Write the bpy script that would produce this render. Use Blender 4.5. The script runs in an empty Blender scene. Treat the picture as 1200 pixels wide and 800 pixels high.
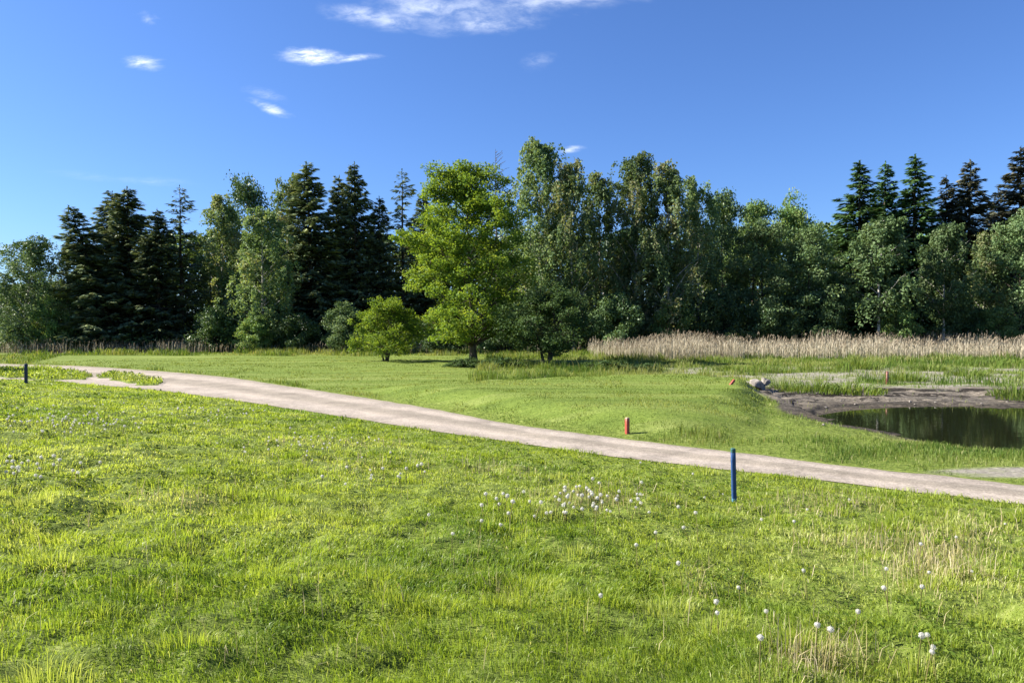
import bpy, math, numpy as np
from mathutils import Vector, Matrix

R = math.radians
sc = bpy.context.scene
col = sc.collection
rng = np.random.default_rng(7)
PI = math.pi

# ------------------------------------------------------------------ camera constants
CAM_Z = 2.6
FPX = 866.67            # focal length in pixels of a 1200 px wide picture (26 mm on 36 mm)
PITCH = math.atan(20 / FPX)
SUN_EL, SUN_AZ = R(37), R(-83)       # azimuth from +Y towards +X

# ------------------------------------------------------------------ noise
def _hash(ix, iy, seed):
    h = (ix.astype(np.int64) * 374761393 + iy.astype(np.int64) * 668265263 + seed * 1442695041) & 0xFFFFFFFF
    h = ((h ^ (h >> 13)) * 1274126177) & 0xFFFFFFFF
    h = h ^ (h >> 16)
    return (h & 0xFFFFFF) / float(0xFFFFFF)

def vnoise(x, y, seed=0):
    x = np.asarray(x, float); y = np.asarray(y, float)
    ix = np.floor(x); iy = np.floor(y)
    fx = x - ix; fy = y - iy
    fx = fx * fx * (3 - 2 * fx); fy = fy * fy * (3 - 2 * fy)
    a = _hash(ix, iy, seed); b = _hash(ix + 1, iy, seed)
    c = _hash(ix, iy + 1, seed); d = _hash(ix + 1, iy + 1, seed)
    return (a * (1 - fx) + b * fx) * (1 - fy) + (c * (1 - fx) + d * fx) * fy

def fbm(x, y, seed=0, oct=4):
    s = 0; amp = .5; tot = 0
    for k in range(oct):
        s = s + amp * vnoise(x * 2 ** k + 17.3 * k, y * 2 ** k - 9.1 * k, seed + k); tot += amp; amp *= .5
    return s / tot

def sstep(a, b, x):
    t = np.clip((x - a) / (b - a), 0, 1)
    return t * t * (3 - 2 * t)

# ------------------------------------------------------------------ flat pixel -> plane (used to survey the layout)
def flat(px, py, z=0.0):
    dy = -(py - 400) / FPX
    c, s = math.cos(PITCH), math.sin(PITCH)
    d = np.array([(px - 600) / FPX, c + dy * s, dy * c - s])
    t = (z - CAM_Z) / d[2]
    return d[0] * t, d[1] * t

far_px = [(-160, 421), (-60, 424), (20, 427), (100, 429), (200, 436), (267, 442), (333, 452), (400, 462), (520, 481), (590, 497), (695, 510), (800, 523), (990, 546), (1200, 569), (1380, 588), (1700, 622)]
near_px = [(-220, 438), (-100, 441), (0, 444), (67, 447), (133, 453), (200, 459), (267, 468), (333, 478), (400, 488), (485, 502), (625, 522), (730, 537), (860, 552), (990, 566), (1200, 592), (1380, 614), (1700, 655)]
FAR = np.array([flat(*p) for p in far_px])
NEAR = np.array([flat(*p) for p in near_px])

def resample(P, n):
    seg = np.r_[0, np.cumsum(np.hypot(*np.diff(P, axis=0).T))]
    # Catmull-like smoothing: interpolate then box blur
    s = np.linspace(0, seg[-1], n)
    Q = np.c_[np.interp(s, seg, P[:, 0]), np.interp(s, seg, P[:, 1])]
    k = max(3, n // 40)
    pad = np.r_[np.repeat(Q[:1], k, 0), Q, np.repeat(Q[-1:], k, 0)]
    ker = np.ones(2 * k + 1) / (2 * k + 1)
    out = np.c_[np.convolve(pad[:, 0], ker, 'valid'), np.convolve(pad[:, 1], ker, 'valid')]
    out[0] = Q[0]; out[-1] = Q[-1]
    return out

NEARS = resample(NEAR, 120)
FARS = resample(FAR, 120)

def line_dist(x, y, L):
    """signed distance to polyline L: positive on the camera side"""
    best = np.full(np.shape(x), 1e9); sgn = np.ones(np.shape(x))
    for (ax, ay), (bx, by) in zip(L[:-1], L[1:]):
        ux, uy = bx - ax, by - ay; l2 = ux * ux + uy * uy + 1e-12
        t = np.clip(((x - ax) * ux + (y - ay) * uy) / l2, 0, 1)
        dx = x - ax - t * ux; dy = y - ay - t * uy
        d = dx * dx + dy * dy
        m = d < best
        best = np.where(m, d, best)
        sgn = np.where(m, np.where(ux * dy - uy * dx > 0, -1.0, 1.0), sgn)
    return np.sqrt(best) * sgn

NL = NEARS[::4]; FL = FARS[::4]

def inside(x, y, P):
    r = np.zeros(np.shape(x), bool)
    n = len(P)
    for i in range(n):
        ax, ay = P[i]; bx, by = P[(i + 1) % n]
        c = ((ay > y) != (by > y)) & (x < (bx - ax) * (y - ay) / (by - ay + 1e-12) + ax)
        r ^= c
    return r

WATER_Z = -0.36
# pond outline: angle-dependent ellipse
PC = (17.3, 21.0); PRX, PRY = 7.6, 5.2
def pond_e(x, y):
    dx = (x - PC[0]) / PRX; dy = (y - PC[1]) / PRY
    a = np.arctan2(dy, dx)
    w = 1 + .05 * np.sin(3 * a + 1) + .03 * np.sin(7 * a) + .05 * (vnoise(x * .9, y * .9, 5) - .5)
    return np.sqrt(np.abs(dx) ** 2.3 + np.abs(dy) ** 2.3) ** (2 / 2.3) / w

isl_a = np.array([flat(*p) for p in [(-130, 428), (-20, 429.5), (40, 431), (82, 435.5), (103, 441), (98, 446), (60, 445), (0, 442), (-130, 437)]])
isl_b = np.array([flat(*p) for p in [(115, 441), (135, 438.5), (165, 441.5), (190, 450), (180, 452), (150, 449)]])

def islands(x, y):
    wx = x + .5 * (vnoise(x * 1.4, y * 1.4, 31) - .5); wy = y + 1.2 * (vnoise(x * 1.4, y * 1.4, 32) - .5)
    return inside(wx, wy, isl_a) | inside(wx, wy, isl_b)

# golf tee: raised, mown plateau
TEE = np.array([flat(px, py, .3) for px, py in [(430, 452), (560, 446), (700, 441), (800, 442), (868, 447), (884, 456), (880, 467), (866, 478), (852, 486), (820, 492), (770, 496), (700, 494), (620, 485), (520, 470)]])
def tee_h(x, y):
    wx = x + .35 * (vnoise(x * 1.1, y * 1.1, 41) - .5); wy = y + .8 * (vnoise(x * 1.1, y * .8, 42) - .5)
    d = np.full(np.shape(x), 1e9)
    n = len(TEE)
    for i in range(n):
        ax, ay = TEE[i]; bx, by = TEE[(i + 1) % n]
        ux, uy = bx - ax, by - ay; t = np.clip(((wx - ax) * ux + (wy - ay) * uy) / (ux * ux + uy * uy), 0, 1)
        d = np.minimum(d, np.hypot(wx - ax - t * ux, wy - ay - t * uy))
    d = np.where(inside(wx, wy, TEE), d, -d)
    return d

def ground(x, y, detail=True):
    x = np.asarray(x, float); y = np.asarray(y, float)
    s = line_dist(x, y, NL)
    f = line_dist(x, y, FL)
    z = 1.02 * np.clip(s / 11.6, 0, 1.6) ** 1.15
    off = np.clip(np.maximum(s, -f) / 1.2, 0, 1)              # 0 on the path
    if detail:
        near = np.exp(-np.hypot(x, y) / 60)
        z = z + off * near * (np.where(s > 0, .11, .05) * (fbm(x * .55, y * .55, 3, 3) - .5) + np.where(s > 0, .25, .02) * (fbm(x * 2.1, y * 2.1, 9, 3) - .5))
    beyond = sstep(0, 2.0, -f)
    d = tee_h(x, y)
    right = sstep(2.5, 8.5, x)
    edge = 2.6 - 2.08 * right
    z = z + (.44 + .05 * (vnoise(x * .35, y * .5, 43) - .5)) * sstep(-edge, edge * .9, d) * beyond
    z = z + beyond * .09 * (fbm(x * .5, y * .8, 44, 3) - .5) * np.exp(-(d / 2.2) ** 2)
    # fairway swells
    z = z + beyond * .10 * (vnoise(x * .12, y * .2, 21) - .5) * sstep(24, 40, y)
    # islands in the track
    z = z + np.where(islands(x, y), .07, 0)
    # pond basin and bank
    e = pond_e(x, y)
    farside = sstep(PC[1] - 1.5, PC[1] + 2, y) * sstep(8.8, 11.5, x)
    k = np.clip((e - 1) / (.42 + .42 * farside), 0, 1)
    n = 4
    kk = k + .22 * (fbm(x * .5, y * .9, 61, 3) - .5) * (k > 0)
    steps = (np.floor(kk * n) + sstep(.75, .95, kk * n - np.floor(kk * n))) / n
    kb = np.where(farside > .3, steps * .9 + k * .1, k ** .8)
    kb = np.clip(kb, 0, 1)
    drop = (WATER_Z - .03)
    rim = drop * (1 - kb)
    if detail:
        rim = rim + (.05 * (fbm(x * 2.5, y * 2.5, 71, 3) - .5) + .12 * (fbm(x * .6, y * 2.4, 72, 3) - .5)) * (k < 1)
    z = np.where(e < 1, np.minimum(z, drop - .5 * (1 - e)), np.where(k < 1, z * kb + rim, z))
    return z

def at_many(P_):
    """points on the ground seen at picture positions (of 1200 x 800)"""
    P_ = np.asarray(P_, float)
    dy = -(P_[:, 1] - 400) / FPX
    c, s = math.cos(PITCH), math.sin(PITCH)
    D = np.stack([(P_[:, 0] - 600) / FPX, c + dy * s, dy * c - s], -1)
    t0 = np.minimum(CAM_Z / np.maximum(-D[:, 2], 1e-3), 150)          # hit on the plane z = 0
    k = np.linspace(.45, 1.25, 160)
    T = t0[:, None] * k[None]
    X = D[:, 0:1] * T; Y = D[:, 1:2] * T; Z = CAM_Z + D[:, 2:3] * T
    h = Z - ground(X.ravel(), Y.ravel()).reshape(X.shape)
    i = np.clip(np.argmax(h < 0, 1), 1, len(k) - 1); i = np.where((h < 0).any(1), i, len(k) - 1)
    r = np.arange(len(P_))
    a, b = h[r, i - 1], h[r, i]
    w = np.clip(a / np.where(np.abs(a - b) < 1e-9, 1, a - b), 0, 1)
    x = X[r, i - 1] * (1 - w) + X[r, i] * w; y = Y[r, i - 1] * (1 - w) + Y[r, i] * w
    return np.stack([x, y, ground(x, y)], -1)

def at(px, py):
    return Vector(at_many([(px, py)])[0])

# ------------------------------------------------------------------ mesh helpers
def mesh_np(name, V, F, mats=(), attrs=None, smooth=False, mat_idx=None):
    V = np.asarray(V, np.float32); F = np.asarray(F, np.int32)
    me = bpy.data.meshes.new(name)
    n, k = F.shape
    me.vertices.add(len(V)); me.vertices.foreach_set('co', V.ravel())
    me.loops.add(n * k); me.loops.foreach_set('vertex_index', F.ravel())
    me.polygons.add(n); me.polygons.foreach_set('loop_start', np.arange(0, n * k, k, dtype=np.int32))
    if mat_idx is not None: me.polygons.foreach_set('material_index', np.asarray(mat_idx, np.int32))
    if smooth: me.polygons.foreach_set('use_smooth', np.ones(n, bool))
    for m in mats: me.materials.append(m)
    for an, a in (attrs or {}).items():
        a = np.asarray(a, np.float32)
        if a.ndim == 1:
            at_ = me.attributes.new(an, 'FLOAT', 'POINT'); at_.data.foreach_set('value', a)
        else:
            at_ = me.attributes.new(an, 'FLOAT_COLOR', 'POINT'); at_.data.foreach_set('color', a.ravel())
    me.update(); me.validate()
    return me

def link(name, me, parent=None):
    o = bpy.data.objects.new(name, me); col.objects.link(o)
    if parent: o.parent = parent
    return o

def tag(o, label=None, cat=None, group=None, kind=None):
    if label: o['label'] = label
    if cat: o['category'] = cat
    if group: o['group'] = group
    if kind: o['kind'] = kind
    return o

def root(name, loc, label, cat, group=None, rz=0.0, scale=(1, 1, 1)):
    o = bpy.data.objects.new(name, None); col.objects.link(o)
    o.empty_display_size = .2
    o.location = loc; o.rotation_euler = (0, 0, rz); o.scale = scale
    return tag(o, label, cat, group)

def tube(points, radii, sides=7):
    P = np.asarray(points, float); n = len(P)
    V = []; F = []
    T = np.gradient(P, axis=0); T /= np.linalg.norm(T, axis=1)[:, None] + 1e-9
    ref = np.array([1, 0, 0]) if abs(T[0][0]) < .8 else np.array([0, 1, 0])
    for i in range(n):
        u = np.cross(T[i], ref); u /= np.linalg.norm(u) + 1e-9
        v = np.cross(T[i], u)
        a = np.arange(sides) * 2 * PI / sides
        V.append(P[i] + radii[i] * (np.cos(a)[:, None] * u + np.sin(a)[:, None] * v))
    for i in range(n - 1):
        for j in range(sides):
            k = (j + 1) % sides
            F.append((i * sides + j, i * sides + k, (i + 1) * sides + k, (i + 1) * sides + j))
    return np.concatenate(V), np.array(F)

class Bag:
    def __init__(s): s.V = []; s.F = []; s.n = 0
    def add(s, V, F):
        s.V.append(V); s.F.append(np.asarray(F) + s.n); s.n += len(V)
    def arrays(s): return np.concatenate(s.V), np.concatenate(s.F)

def unit(a): return a / (np.linalg.norm(a, axis=-1, keepdims=True) + 1e-9)

def cards(C, U, N, L, W, fold=.18):
    """leaf shaped (rhombic, slightly folded) faces; C centre, U long axis, N normal"""
    U = unit(U); S = unit(np.cross(N, U)); N2 = np.cross(U, S)
    L = np.asarray(L)[:, None]; W = np.asarray(W)[:, None]
    a = C - U * L * .5; c = C + U * L * .5
    m = C + U * L * .05
    b = m + S * W * .5 + N2 * W * fold; d = m - S * W * .5 + N2 * W * fold
    V = np.stack([a, b, c, d], 1).reshape(-1, 3)
    n = len(C)
    F = np.arange(n * 4).reshape(n, 4)
    return V, F

# ------------------------------------------------------------------ materials
def new_mat(name):
    m = bpy.data.materials.new(name); m.use_nodes = True
    nt = m.node_tree; nt.nodes.clear()
    return m, nt, nt.nodes, nt.links

def ramp(N, stops, interp='LINEAR'):
    r = N.new('ShaderNodeValToRGB'); e = r.color_ramp.elements; r.color_ramp.interpolation = interp
    while len(e) < len(stops): e.new(.5)
    for el, (p, c) in zip(e, stops): el.position = p; el.color = (*c, 1)
    return r

def leaf_mat(name, stops, transl=.4, tboost=(1.15, 1.1, .5), spec=.12, rough=.45, rand=.25):
    m, nt, N, L = new_mat(name)
    at_ = N.new('ShaderNodeAttribute'); at_.attribute_name = 'tint'
    oi = N.new('ShaderNodeObjectInfo')
    r = ramp(N, stops)
    L.new(at_.outputs['Fac'], r.inputs[0])
    hsv = N.new('ShaderNodeHueSaturation')
    mr = N.new('ShaderNodeMapRange'); mr.inputs['To Min'].default_value = 1 - rand; mr.inputs['To Max'].default_value = 1 + rand
    L.new(oi.outputs['Random'], mr.inputs['Value']); L.new(mr.outputs[0], hsv.inputs['Value'])
    L.new(r.outputs[0], hsv.inputs['Color'])
    dif = N.new('ShaderNodeBsdfPrincipled'); dif.inputs['Roughness'].default_value = rough
    dif.inputs['Specular IOR Level'].default_value = spec
    L.new(hsv.outputs[0], dif.inputs['Base Color'])
    tr = N.new('ShaderNodeBsdfTranslucent')
    mul = N.new('ShaderNodeMix'); mul.data_type = 'RGBA'; mul.blend_type = 'MULTIPLY'; mul.inputs[0].default_value = 1
    L.new(hsv.outputs[0], mul.inputs[6]); mul.inputs[7].default_value = (*tboost, 1)
    L.new(mul.outputs[2], tr.inputs['Color'])
    mx = N.new('ShaderNodeMixShader'); mx.inputs[0].default_value = transl
    L.new(dif.outputs[0], mx.inputs[1]); L.new(tr.outputs[0], mx.inputs[2])
    out = N.new('ShaderNodeOutputMaterial'); L.new(mx.outputs[0], out.inputs[0])
    return m

def bark_mat(name, a, b, scale=6, stretch=(1, 1, .25), bump=.4, marks=None):
    m, nt, N, L = new_mat(name)
    tc = N.new('ShaderNodeTexCoord'); mp = N.new('ShaderNodeMapping'); mp.inputs['Scale'].default_value = stretch
    L.new(tc.outputs['Object'], mp.inputs[0])
    no = N.new('ShaderNodeTexNoise'); no.inputs['Scale'].default_value = scale; no.inputs['Detail'].default_value = 6
    L.new(mp.outputs[0], no.inputs['Vector'])
    r = ramp(N, [(.35, a), (.65, b)]); L.new(no.outputs['Fac'], r.inputs[0])
    colr = r.outputs[0]
    if marks:
        mp2 = N.new('ShaderNodeMapping'); mp2.inputs['Scale'].default_value = (1, 1, 4)
        L.new(tc.outputs['Object'], mp2.inputs[0])
        n2 = N.new('ShaderNodeTexNoise'); n2.inputs['Scale'].default_value = 2.4; n2.inputs['Detail'].default_value = 4
        L.new(mp2.outputs[0], n2.inputs['Vector'])
        r2 = ramp(N, [(.55, (0, 0, 0)), (.62, (1, 1, 1))]); L.new(n2.outputs['Fac'], r2.inputs[0])
        mx = N.new('ShaderNodeMix'); mx.data_type = 'RGBA'
        L.new(r2.outputs[0], mx.inputs[0]); L.new(colr, mx.inputs[6]); mx.inputs[7].default_value = (*marks, 1)
        colr = mx.outputs[2]
    bs = N.new('ShaderNodeBsdfPrincipled'); bs.inputs['Roughness'].default_value = .9
    bs.inputs['Specular IOR Level'].default_value = .15
    L.new(colr, bs.inputs['Base Color'])
    bp = N.new('ShaderNodeBump'); bp.inputs['Strength'].default_value = bump; bp.inputs['Distance'].default_value = .03
    L.new(no.outputs['Fac'], bp.inputs['Height']); L.new(bp.outputs[0], bs.inputs['Normal'])
    out = N.new('ShaderNodeOutputMaterial'); L.new(bs.outputs[0], out.inputs[0])
    return m

def paint_mat(name, base, chip, amount=.62, rough=.6):
    m, nt, N, L = new_mat(name)
    tc = N.new('ShaderNodeTexCoord'); mp = N.new('ShaderNodeMapping'); mp.inputs['Scale'].default_value = (1, 1, .3)
    L.new(tc.outputs['Object'], mp.inputs[0])
    no = N.new('ShaderNodeTexNoise'); no.inputs['Scale'].default_value = 30; no.inputs['Detail'].default_value = 8
    L.new(mp.outputs[0], no.inputs['Vector'])
    r = ramp(N, [(amount, base), (amount + .06, chip)]); L.new(no.outputs['Fac'], r.inputs[0])
    bs = N.new('ShaderNodeBsdfPrincipled'); bs.inputs['Roughness'].default_value = rough
    L.new(r.outputs[0], bs.inputs['Base Color'])
    bp = N.new('ShaderNodeBump'); bp.inputs['Strength'].default_value = .3; bp.inputs['Distance'].default_value = .004
    L.new(no.outputs['Fac'], bp.inputs['Height']); L.new(bp.outputs[0], bs.inputs['Normal'])
    out = N.new('ShaderNodeOutputMaterial'); L.new(bs.outputs[0], out.inputs[0])
    return m

M = {}
GR = [(0, (.085, .160, .020)), (.35, (.215, .298, .036)), (.7, (.335, .402, .064)), (.86, (.39, .43, .14)), (1, (.48, .44, .28))]
M['grass'] = leaf_mat('grass', GR, .5, (1.12, 1.1, .55), .22, .4, 0)
M['mown'] = leaf_mat('mown', [(0, (0.0521, 0.0927, 0.017)), (0.5, (0.1283, 0.1854, 0.034)), (1, (0.2604, 0.2935, 0.1))], .4, (1.2, 1.1, .5), .05, .5, 0)
M['rough'] = leaf_mat('rough', [(0, (.050, .098, .02)), (.5, (.118, .185, .034)), (.8, (.20, .25, .065)), (1, (.38, .34, .20))], .4, (1.2, 1.1, .5), .1, .5, 0)
M['reed'] = leaf_mat('reed', [(0, (.18, .14, .10)), (.5, (.39, .345, .255)), (1, (.54, .50, .39))], .3, (1, .95, .85), .1, .6, 0)
M['straw'] = leaf_mat('straw', [(0, (.24, .23, .07)), (.5, (.40, .34, .17)), (1, (.52, .45, .30))], .3, (1, .95, .8), .1, .6, 0)
M['weed'] = leaf_mat('weed', [(0, (.055, .105, .015)), (1, (.15, .21, .032))], .4, (1.2, 1.1, .5), .05, .6, 0)
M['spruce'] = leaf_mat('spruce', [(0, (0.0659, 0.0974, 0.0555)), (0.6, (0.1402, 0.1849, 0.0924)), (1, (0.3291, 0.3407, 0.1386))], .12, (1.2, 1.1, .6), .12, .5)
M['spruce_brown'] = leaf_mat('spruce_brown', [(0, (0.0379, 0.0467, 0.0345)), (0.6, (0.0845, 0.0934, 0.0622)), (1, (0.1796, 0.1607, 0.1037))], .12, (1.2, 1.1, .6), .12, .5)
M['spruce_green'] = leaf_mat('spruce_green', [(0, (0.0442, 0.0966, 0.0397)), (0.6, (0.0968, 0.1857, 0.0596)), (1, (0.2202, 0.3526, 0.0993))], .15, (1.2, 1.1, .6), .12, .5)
M['birch'] = leaf_mat('birch', [(0, (0.0638, 0.1159, 0.0517)), (0.6, (0.1596, 0.2268, 0.0959)), (1, (0.2992, 0.2772, 0.1659))], .35, (1.2, 1.1, .5), .06, .5)
M['broad'] = leaf_mat('broad', [(0, (0.0618, 0.1263, 0.0428)), (0.6, (0.1547, 0.2441, 0.0785)), (1, (0.3093, 0.33, 0.1428))], .32, (1.2, 1.1, .5), .06, .5)
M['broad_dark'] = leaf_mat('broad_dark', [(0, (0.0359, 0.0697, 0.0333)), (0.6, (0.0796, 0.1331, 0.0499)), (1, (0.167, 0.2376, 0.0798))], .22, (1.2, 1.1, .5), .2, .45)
M['willow'] = leaf_mat('willow', [(0, (0.0523, 0.0948, 0.0419)), (0.6, (0.1268, 0.1927, 0.0807)), (1, (0.2059, 0.258, 0.137))], .28, (1.1, 1.05, .6), .06, .5)
M['oak'] = leaf_mat('oak', [(0, (0.0667, 0.1328, 0.0265)), (0.6, (0.1666, 0.2577, 0.0424)), (1, (0.2666, 0.3406, 0.0795))], .48, (1.3, 1.15, .4), .06, .5, .05)
M['hawthorn'] = leaf_mat('hawthorn', [(0, (0.0295, 0.0617, 0.0236)), (0.6, (0.0634, 0.1089, 0.037)), (1, (0.1162, 0.1725, 0.0572))], .25, (1.2, 1.1, .5), .06, .5, .05)
M['bark'] = bark_mat('bark', (.030, .024, .018), (.085, .070, .055))
M['bark_oak'] = bark_mat('bark_oak', (.028, .024, .018), (.10, .085, .065), 8)
M['bark_birch'] = bark_mat('bark_birch', (.30, .28, .25), (.52, .50, .46), 5, (1, 1, .8), .2, (.03, .026, .022))
M['deadwood'] = bark_mat('deadwood', (.07, .06, .055), (.16, .14, .125))

# ------------------------------------------------------------------ ground sheet
def build_ground():
    ang = np.r_[np.linspace(-180, -60, 40, endpoint=False), np.linspace(-60, -44, 50, endpoint=False), np.linspace(-44, 44, 620), np.linspace(44, 60, 51)[1:], np.linspace(60, 180, 41)[1:-1]]
    ang = R(1) * ang
    rad = np.r_[0.35, np.exp(np.linspace(math.log(1.2), math.log(110), 620)), np.exp(np.linspace(math.log(112), math.log(5000), 40))]
    A, Rr = np.meshgrid(ang, rad)
    X = Rr * np.sin(A); Y = Rr * np.cos(A)
    Z = ground(X, Y)
    na, nr = len(ang), len(rad)
    V = np.stack([X, Y, Z], -1).reshape(-1, 3)
    V = np.r_[V, [[0, 0, float(ground(np.array([0.]), np.array([0.]))[0])]]]
    i, j = np.meshgrid(np.arange(nr - 1), np.arange(na), indexing='ij')
    j2 = (j + 1) % na
    F = np.stack([i * na + j, i * na + j2, (i + 1) * na + j2, (i + 1) * na + j], -1).reshape(-1, 4)
    c = len(V) - 1
    x, y = V[:, 0], V[:, 1]
    s = line_dist(x, y, NL); f = line_dist(x, y, FL)
    e = pond_e(x, y)
    d = tee_h(x, y)
    mown = mown_mask(x, y, f, d, e)
    mud, dry = mud_dry(x, y, f, e, d)
    cm = np.stack([mown, mud, dry, np.clip(e, 0, 6)], -1)
    me = mesh_np('ground', V, F, [M['ground']], {'zones': cm}, smooth=True)
    import bmesh
    bm = bmesh.new(); bm.from_mesh(me); bm.verts.ensure_lookup_table()
    for j in range(na): bm.faces.new((bm.verts[c], bm.verts[(j + 1) % na], bm.verts[j])).smooth = True
    bm.to_mesh(me); bm.free()
    return tag(link('ground', me), 'uneven grassy ground falling towards the track and pond', 'ground', kind='structure')

def mown_mask(x, y, f, d, e):
    lim = 61 - 11 * sstep(1, 9, x) + 2.0 * (vnoise(x * .15, 0 * x, 77) - .5)
    fair = sstep(.3, 1.0, -f) * (1 - sstep(-.6, .6, y - lim)) * sstep(-37, -32, x + .45 * (y - 55))
    lim_r = np.maximum(sstep(-.9, .1, d), 1 - sstep(2.5, 4.5, x + (vnoise(y * .3, x * 0, 78) - .5) * 2))
    lim_r = np.where(y > 31, np.minimum(lim_r, 1 - sstep(31, 33.5, y + 1.2 * (vnoise(x * .4, y * 0, 79) - .5)) * sstep(-5, 1, x)), lim_r)
    back = sstep(47, 48, y) * (1 - sstep(52, 54, y)) * sstep(-9, -7, x) * (1 - sstep(5, 9, x))   # strip behind the oak
    return np.clip(np.maximum(fair * lim_r, back), 0, 1)

def mud_dry(x, y, f, e, d):
    n = fbm(x * .8, y * .8, 51, 4)
    farside = sstep(PC[1] - 1.8, PC[1] + .5, y) * sstep(8.5, 10.5, x + 1.2 * (n - .5))
    reach = 1.14 + farside * (.85 + .45 * (n - .5)) 
    mud = (1 - sstep(reach - .12, reach + .1, e))
    mud = np.maximum(mud, (1 - sstep(1.02, 1.06, e)))
    zone = sstep(7.0, 9.0, x) * sstep(26.5, 28.5, y) * (1 - sstep(42, 47, y)) * (1 - sstep(36, 42, x))
    dry = zone * sstep(.30, .46, fbm(x * .35, y * .55, 55, 4))
    # bare sandy patch beside the path at the right and a thin worn line behind the oak
    px_, py_ = flat(1185, 554)
    dry = np.maximum(dry, 1 - sstep(.7, 1.3, np.hypot((x - px_) / 1.5, (y - py_) / .42) + .6 * (n - .5)))
    dry = np.maximum(dry, .8 * (1 - sstep(.2, .5, np.abs(y - 53.0 - .02 * x))) * sstep(-9, -6, x) * (1 - sstep(6, 9, x)))
    dry = dry * (1 - sstep(-.2, .2, d)) * (.45 + .55 * sstep(.36, .56, fbm(x * 1.3, y * 2.2, 57, 4)))
    mud = mud * (1 - sstep(-.5, 0, d))
    return np.clip(mud, 0, 1), np.clip(dry, 0, 1)

def ground_mat():
    m, nt, N, L = new_mat('ground')
    at_ = N.new('ShaderNodeAttribute'); at_.attribute_name = 'zones'
    sep = N.new('ShaderNodeSeparateColor'); L.new(at_.outputs['Color'], sep.inputs[0])
    tc = N.new('ShaderNodeTexCoord')
    def noise(scale, detail=5, stretch=None, rough=.6):
        v = tc.outputs['Object']
        if stretch:
            mp = N.new('ShaderNodeMapping'); mp.inputs['Scale'].default_value = stretch; L.new(v, mp.inputs[0]); v = mp.outputs[0]
        n = N.new('ShaderNodeTexNoise'); n.inputs['Scale'].default_value = scale; n.inputs['Detail'].default_value = detail; n.inputs['Roughness'].default_value = rough
        L.new(v, n.inputs['Vector']); return n.outputs['Fac']
    def mix(fac, a, b, mode='MIX'):
        x = N.new('ShaderNodeMix'); x.data_type = 'RGBA'; x.blend_type = mode
        if hasattr(fac, 'node'): L.new(fac, x.inputs[0])
        else: x.inputs[0].default_value = fac
        for sock, val in ((x.inputs[6], a), (x.inputs[7], b)):
            if hasattr(val, 'node'): L.new(val, sock)
            else: sock.default_value = (*val, 1)
        return x.outputs[2]
    nf = noise(9, 8, None, .75); nm = noise(1.2, 5); nl = noise(.35, 4)
    rough_c = ramp(N, [(.36, (.040, .058, .012)), (.54, (.135, .180, .030)), (.72, (.29, .31, .11))]); L.new(nf, rough_c.inputs[0])
    stripes = noise(1.0, 4, (.05, .9, 1), .55)
    mown_c = ramp(N, [(.28, (.085, .125, .026)), (.5, (.132, .182, .036)), (.70, (.205, .240, .075))]); L.new(stripes, mown_c.inputs[0])
    fine = ramp(N, [(.3, (.55, .62, .5)), (.6, (1.1, 1.08, 1.0))]); L.new(nf, fine.inputs[0])
    mown2 = mix(1.0, mown_c.outputs[0], fine.outputs[0], 'MULTIPLY')
    mud_c = ramp(N, [(.3, (.050, .045, .039)), (.5, (.112, .102, .088)), (.7, (.215, .20, .172))]); L.new(nf, mud_c.inputs[0])
    mud_l = ramp(N, [(.35, (.6, .6, .6)), (.65, (1.25, 1.2, 1.15))]); L.new(noise(2.2, 6, (.3, 1.2, 3)), mud_l.inputs[0])
    mud2 = mix(1.0, mud_c.outputs[0], mud_l.outputs[0], 'MULTIPLY')
    wv = N.new('ShaderNodeMath'); wv.operation = 'MULTIPLY_ADD'; L.new(nm, wv.inputs[0]); wv.inputs[1].default_value = .55; L.new(at_.outputs['Alpha'], wv.inputs[2])
    n1d = N.new('ShaderNodeTexNoise'); n1d.noise_dimensions = '1D'; n1d.inputs['Scale'].default_value = 7; n1d.inputs['Detail'].default_value = 3
    L.new(wv.outputs[0], n1d.inputs['W'])
    strata = ramp(N, [(.40, (.26, .25, .24)), (.455, (.95, .94, .93)), (.62, (1.5, 1.45, 1.36))]); L.new(n1d.outputs['Fac'], strata.inputs[0])
    mud2 = mix(1.0, mud2, strata.outputs[0], 'MULTIPLY')
    wet = ramp(N, [(.0, (.35, .34, .33)), (.55, (.42, .41, .39)), (.68, (1, 1, 1))])
    hl = N.new('ShaderNodeMath'); hl.operation = 'MULTIPLY'; L.new(at_.outputs['Alpha'], hl.inputs[0]); hl.inputs[1].default_value = .5
    L.new(hl.outputs[0], wet.inputs[0]); mud2 = mix(1.0, mud2, wet.outputs[0], 'MULTIPLY')
    dry_c = ramp(N, [(.3, (.11, .10, .08)), (.5, (.215, .20, .165)), (.7, (.35, .325, .275))]); L.new(nf, dry_c.inputs[0])
    c = mix(sep.outputs['Red'], rough_c.outputs[0], mown2)
    c = mix(sep.outputs['Blue'], c, dry_c.outputs[0])
    c = mix(sep.outputs['Green'], c, mud2)
    bs = N.new('ShaderNodeBsdfPrincipled'); bs.inputs['Roughness'].default_value = .95; bs.inputs['Specular IOR Level'].default_value = .1
    L.new(c, bs.inputs['Base Color'])
    bp = N.new('ShaderNodeBump'); bp.inputs['Strength'].default_value = .8; bp.inputs['Distance'].default_value = .05
    L.new(noise(14, 8, None, .7), bp.inputs['Height']); L.new(bp.outputs[0], bs.inputs['Normal'])
    out = N.new('ShaderNodeOutputMaterial'); L.new(bs.outputs[0], out.inputs[0])
    return m
M['ground'] = ground_mat()
build_ground()

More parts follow.
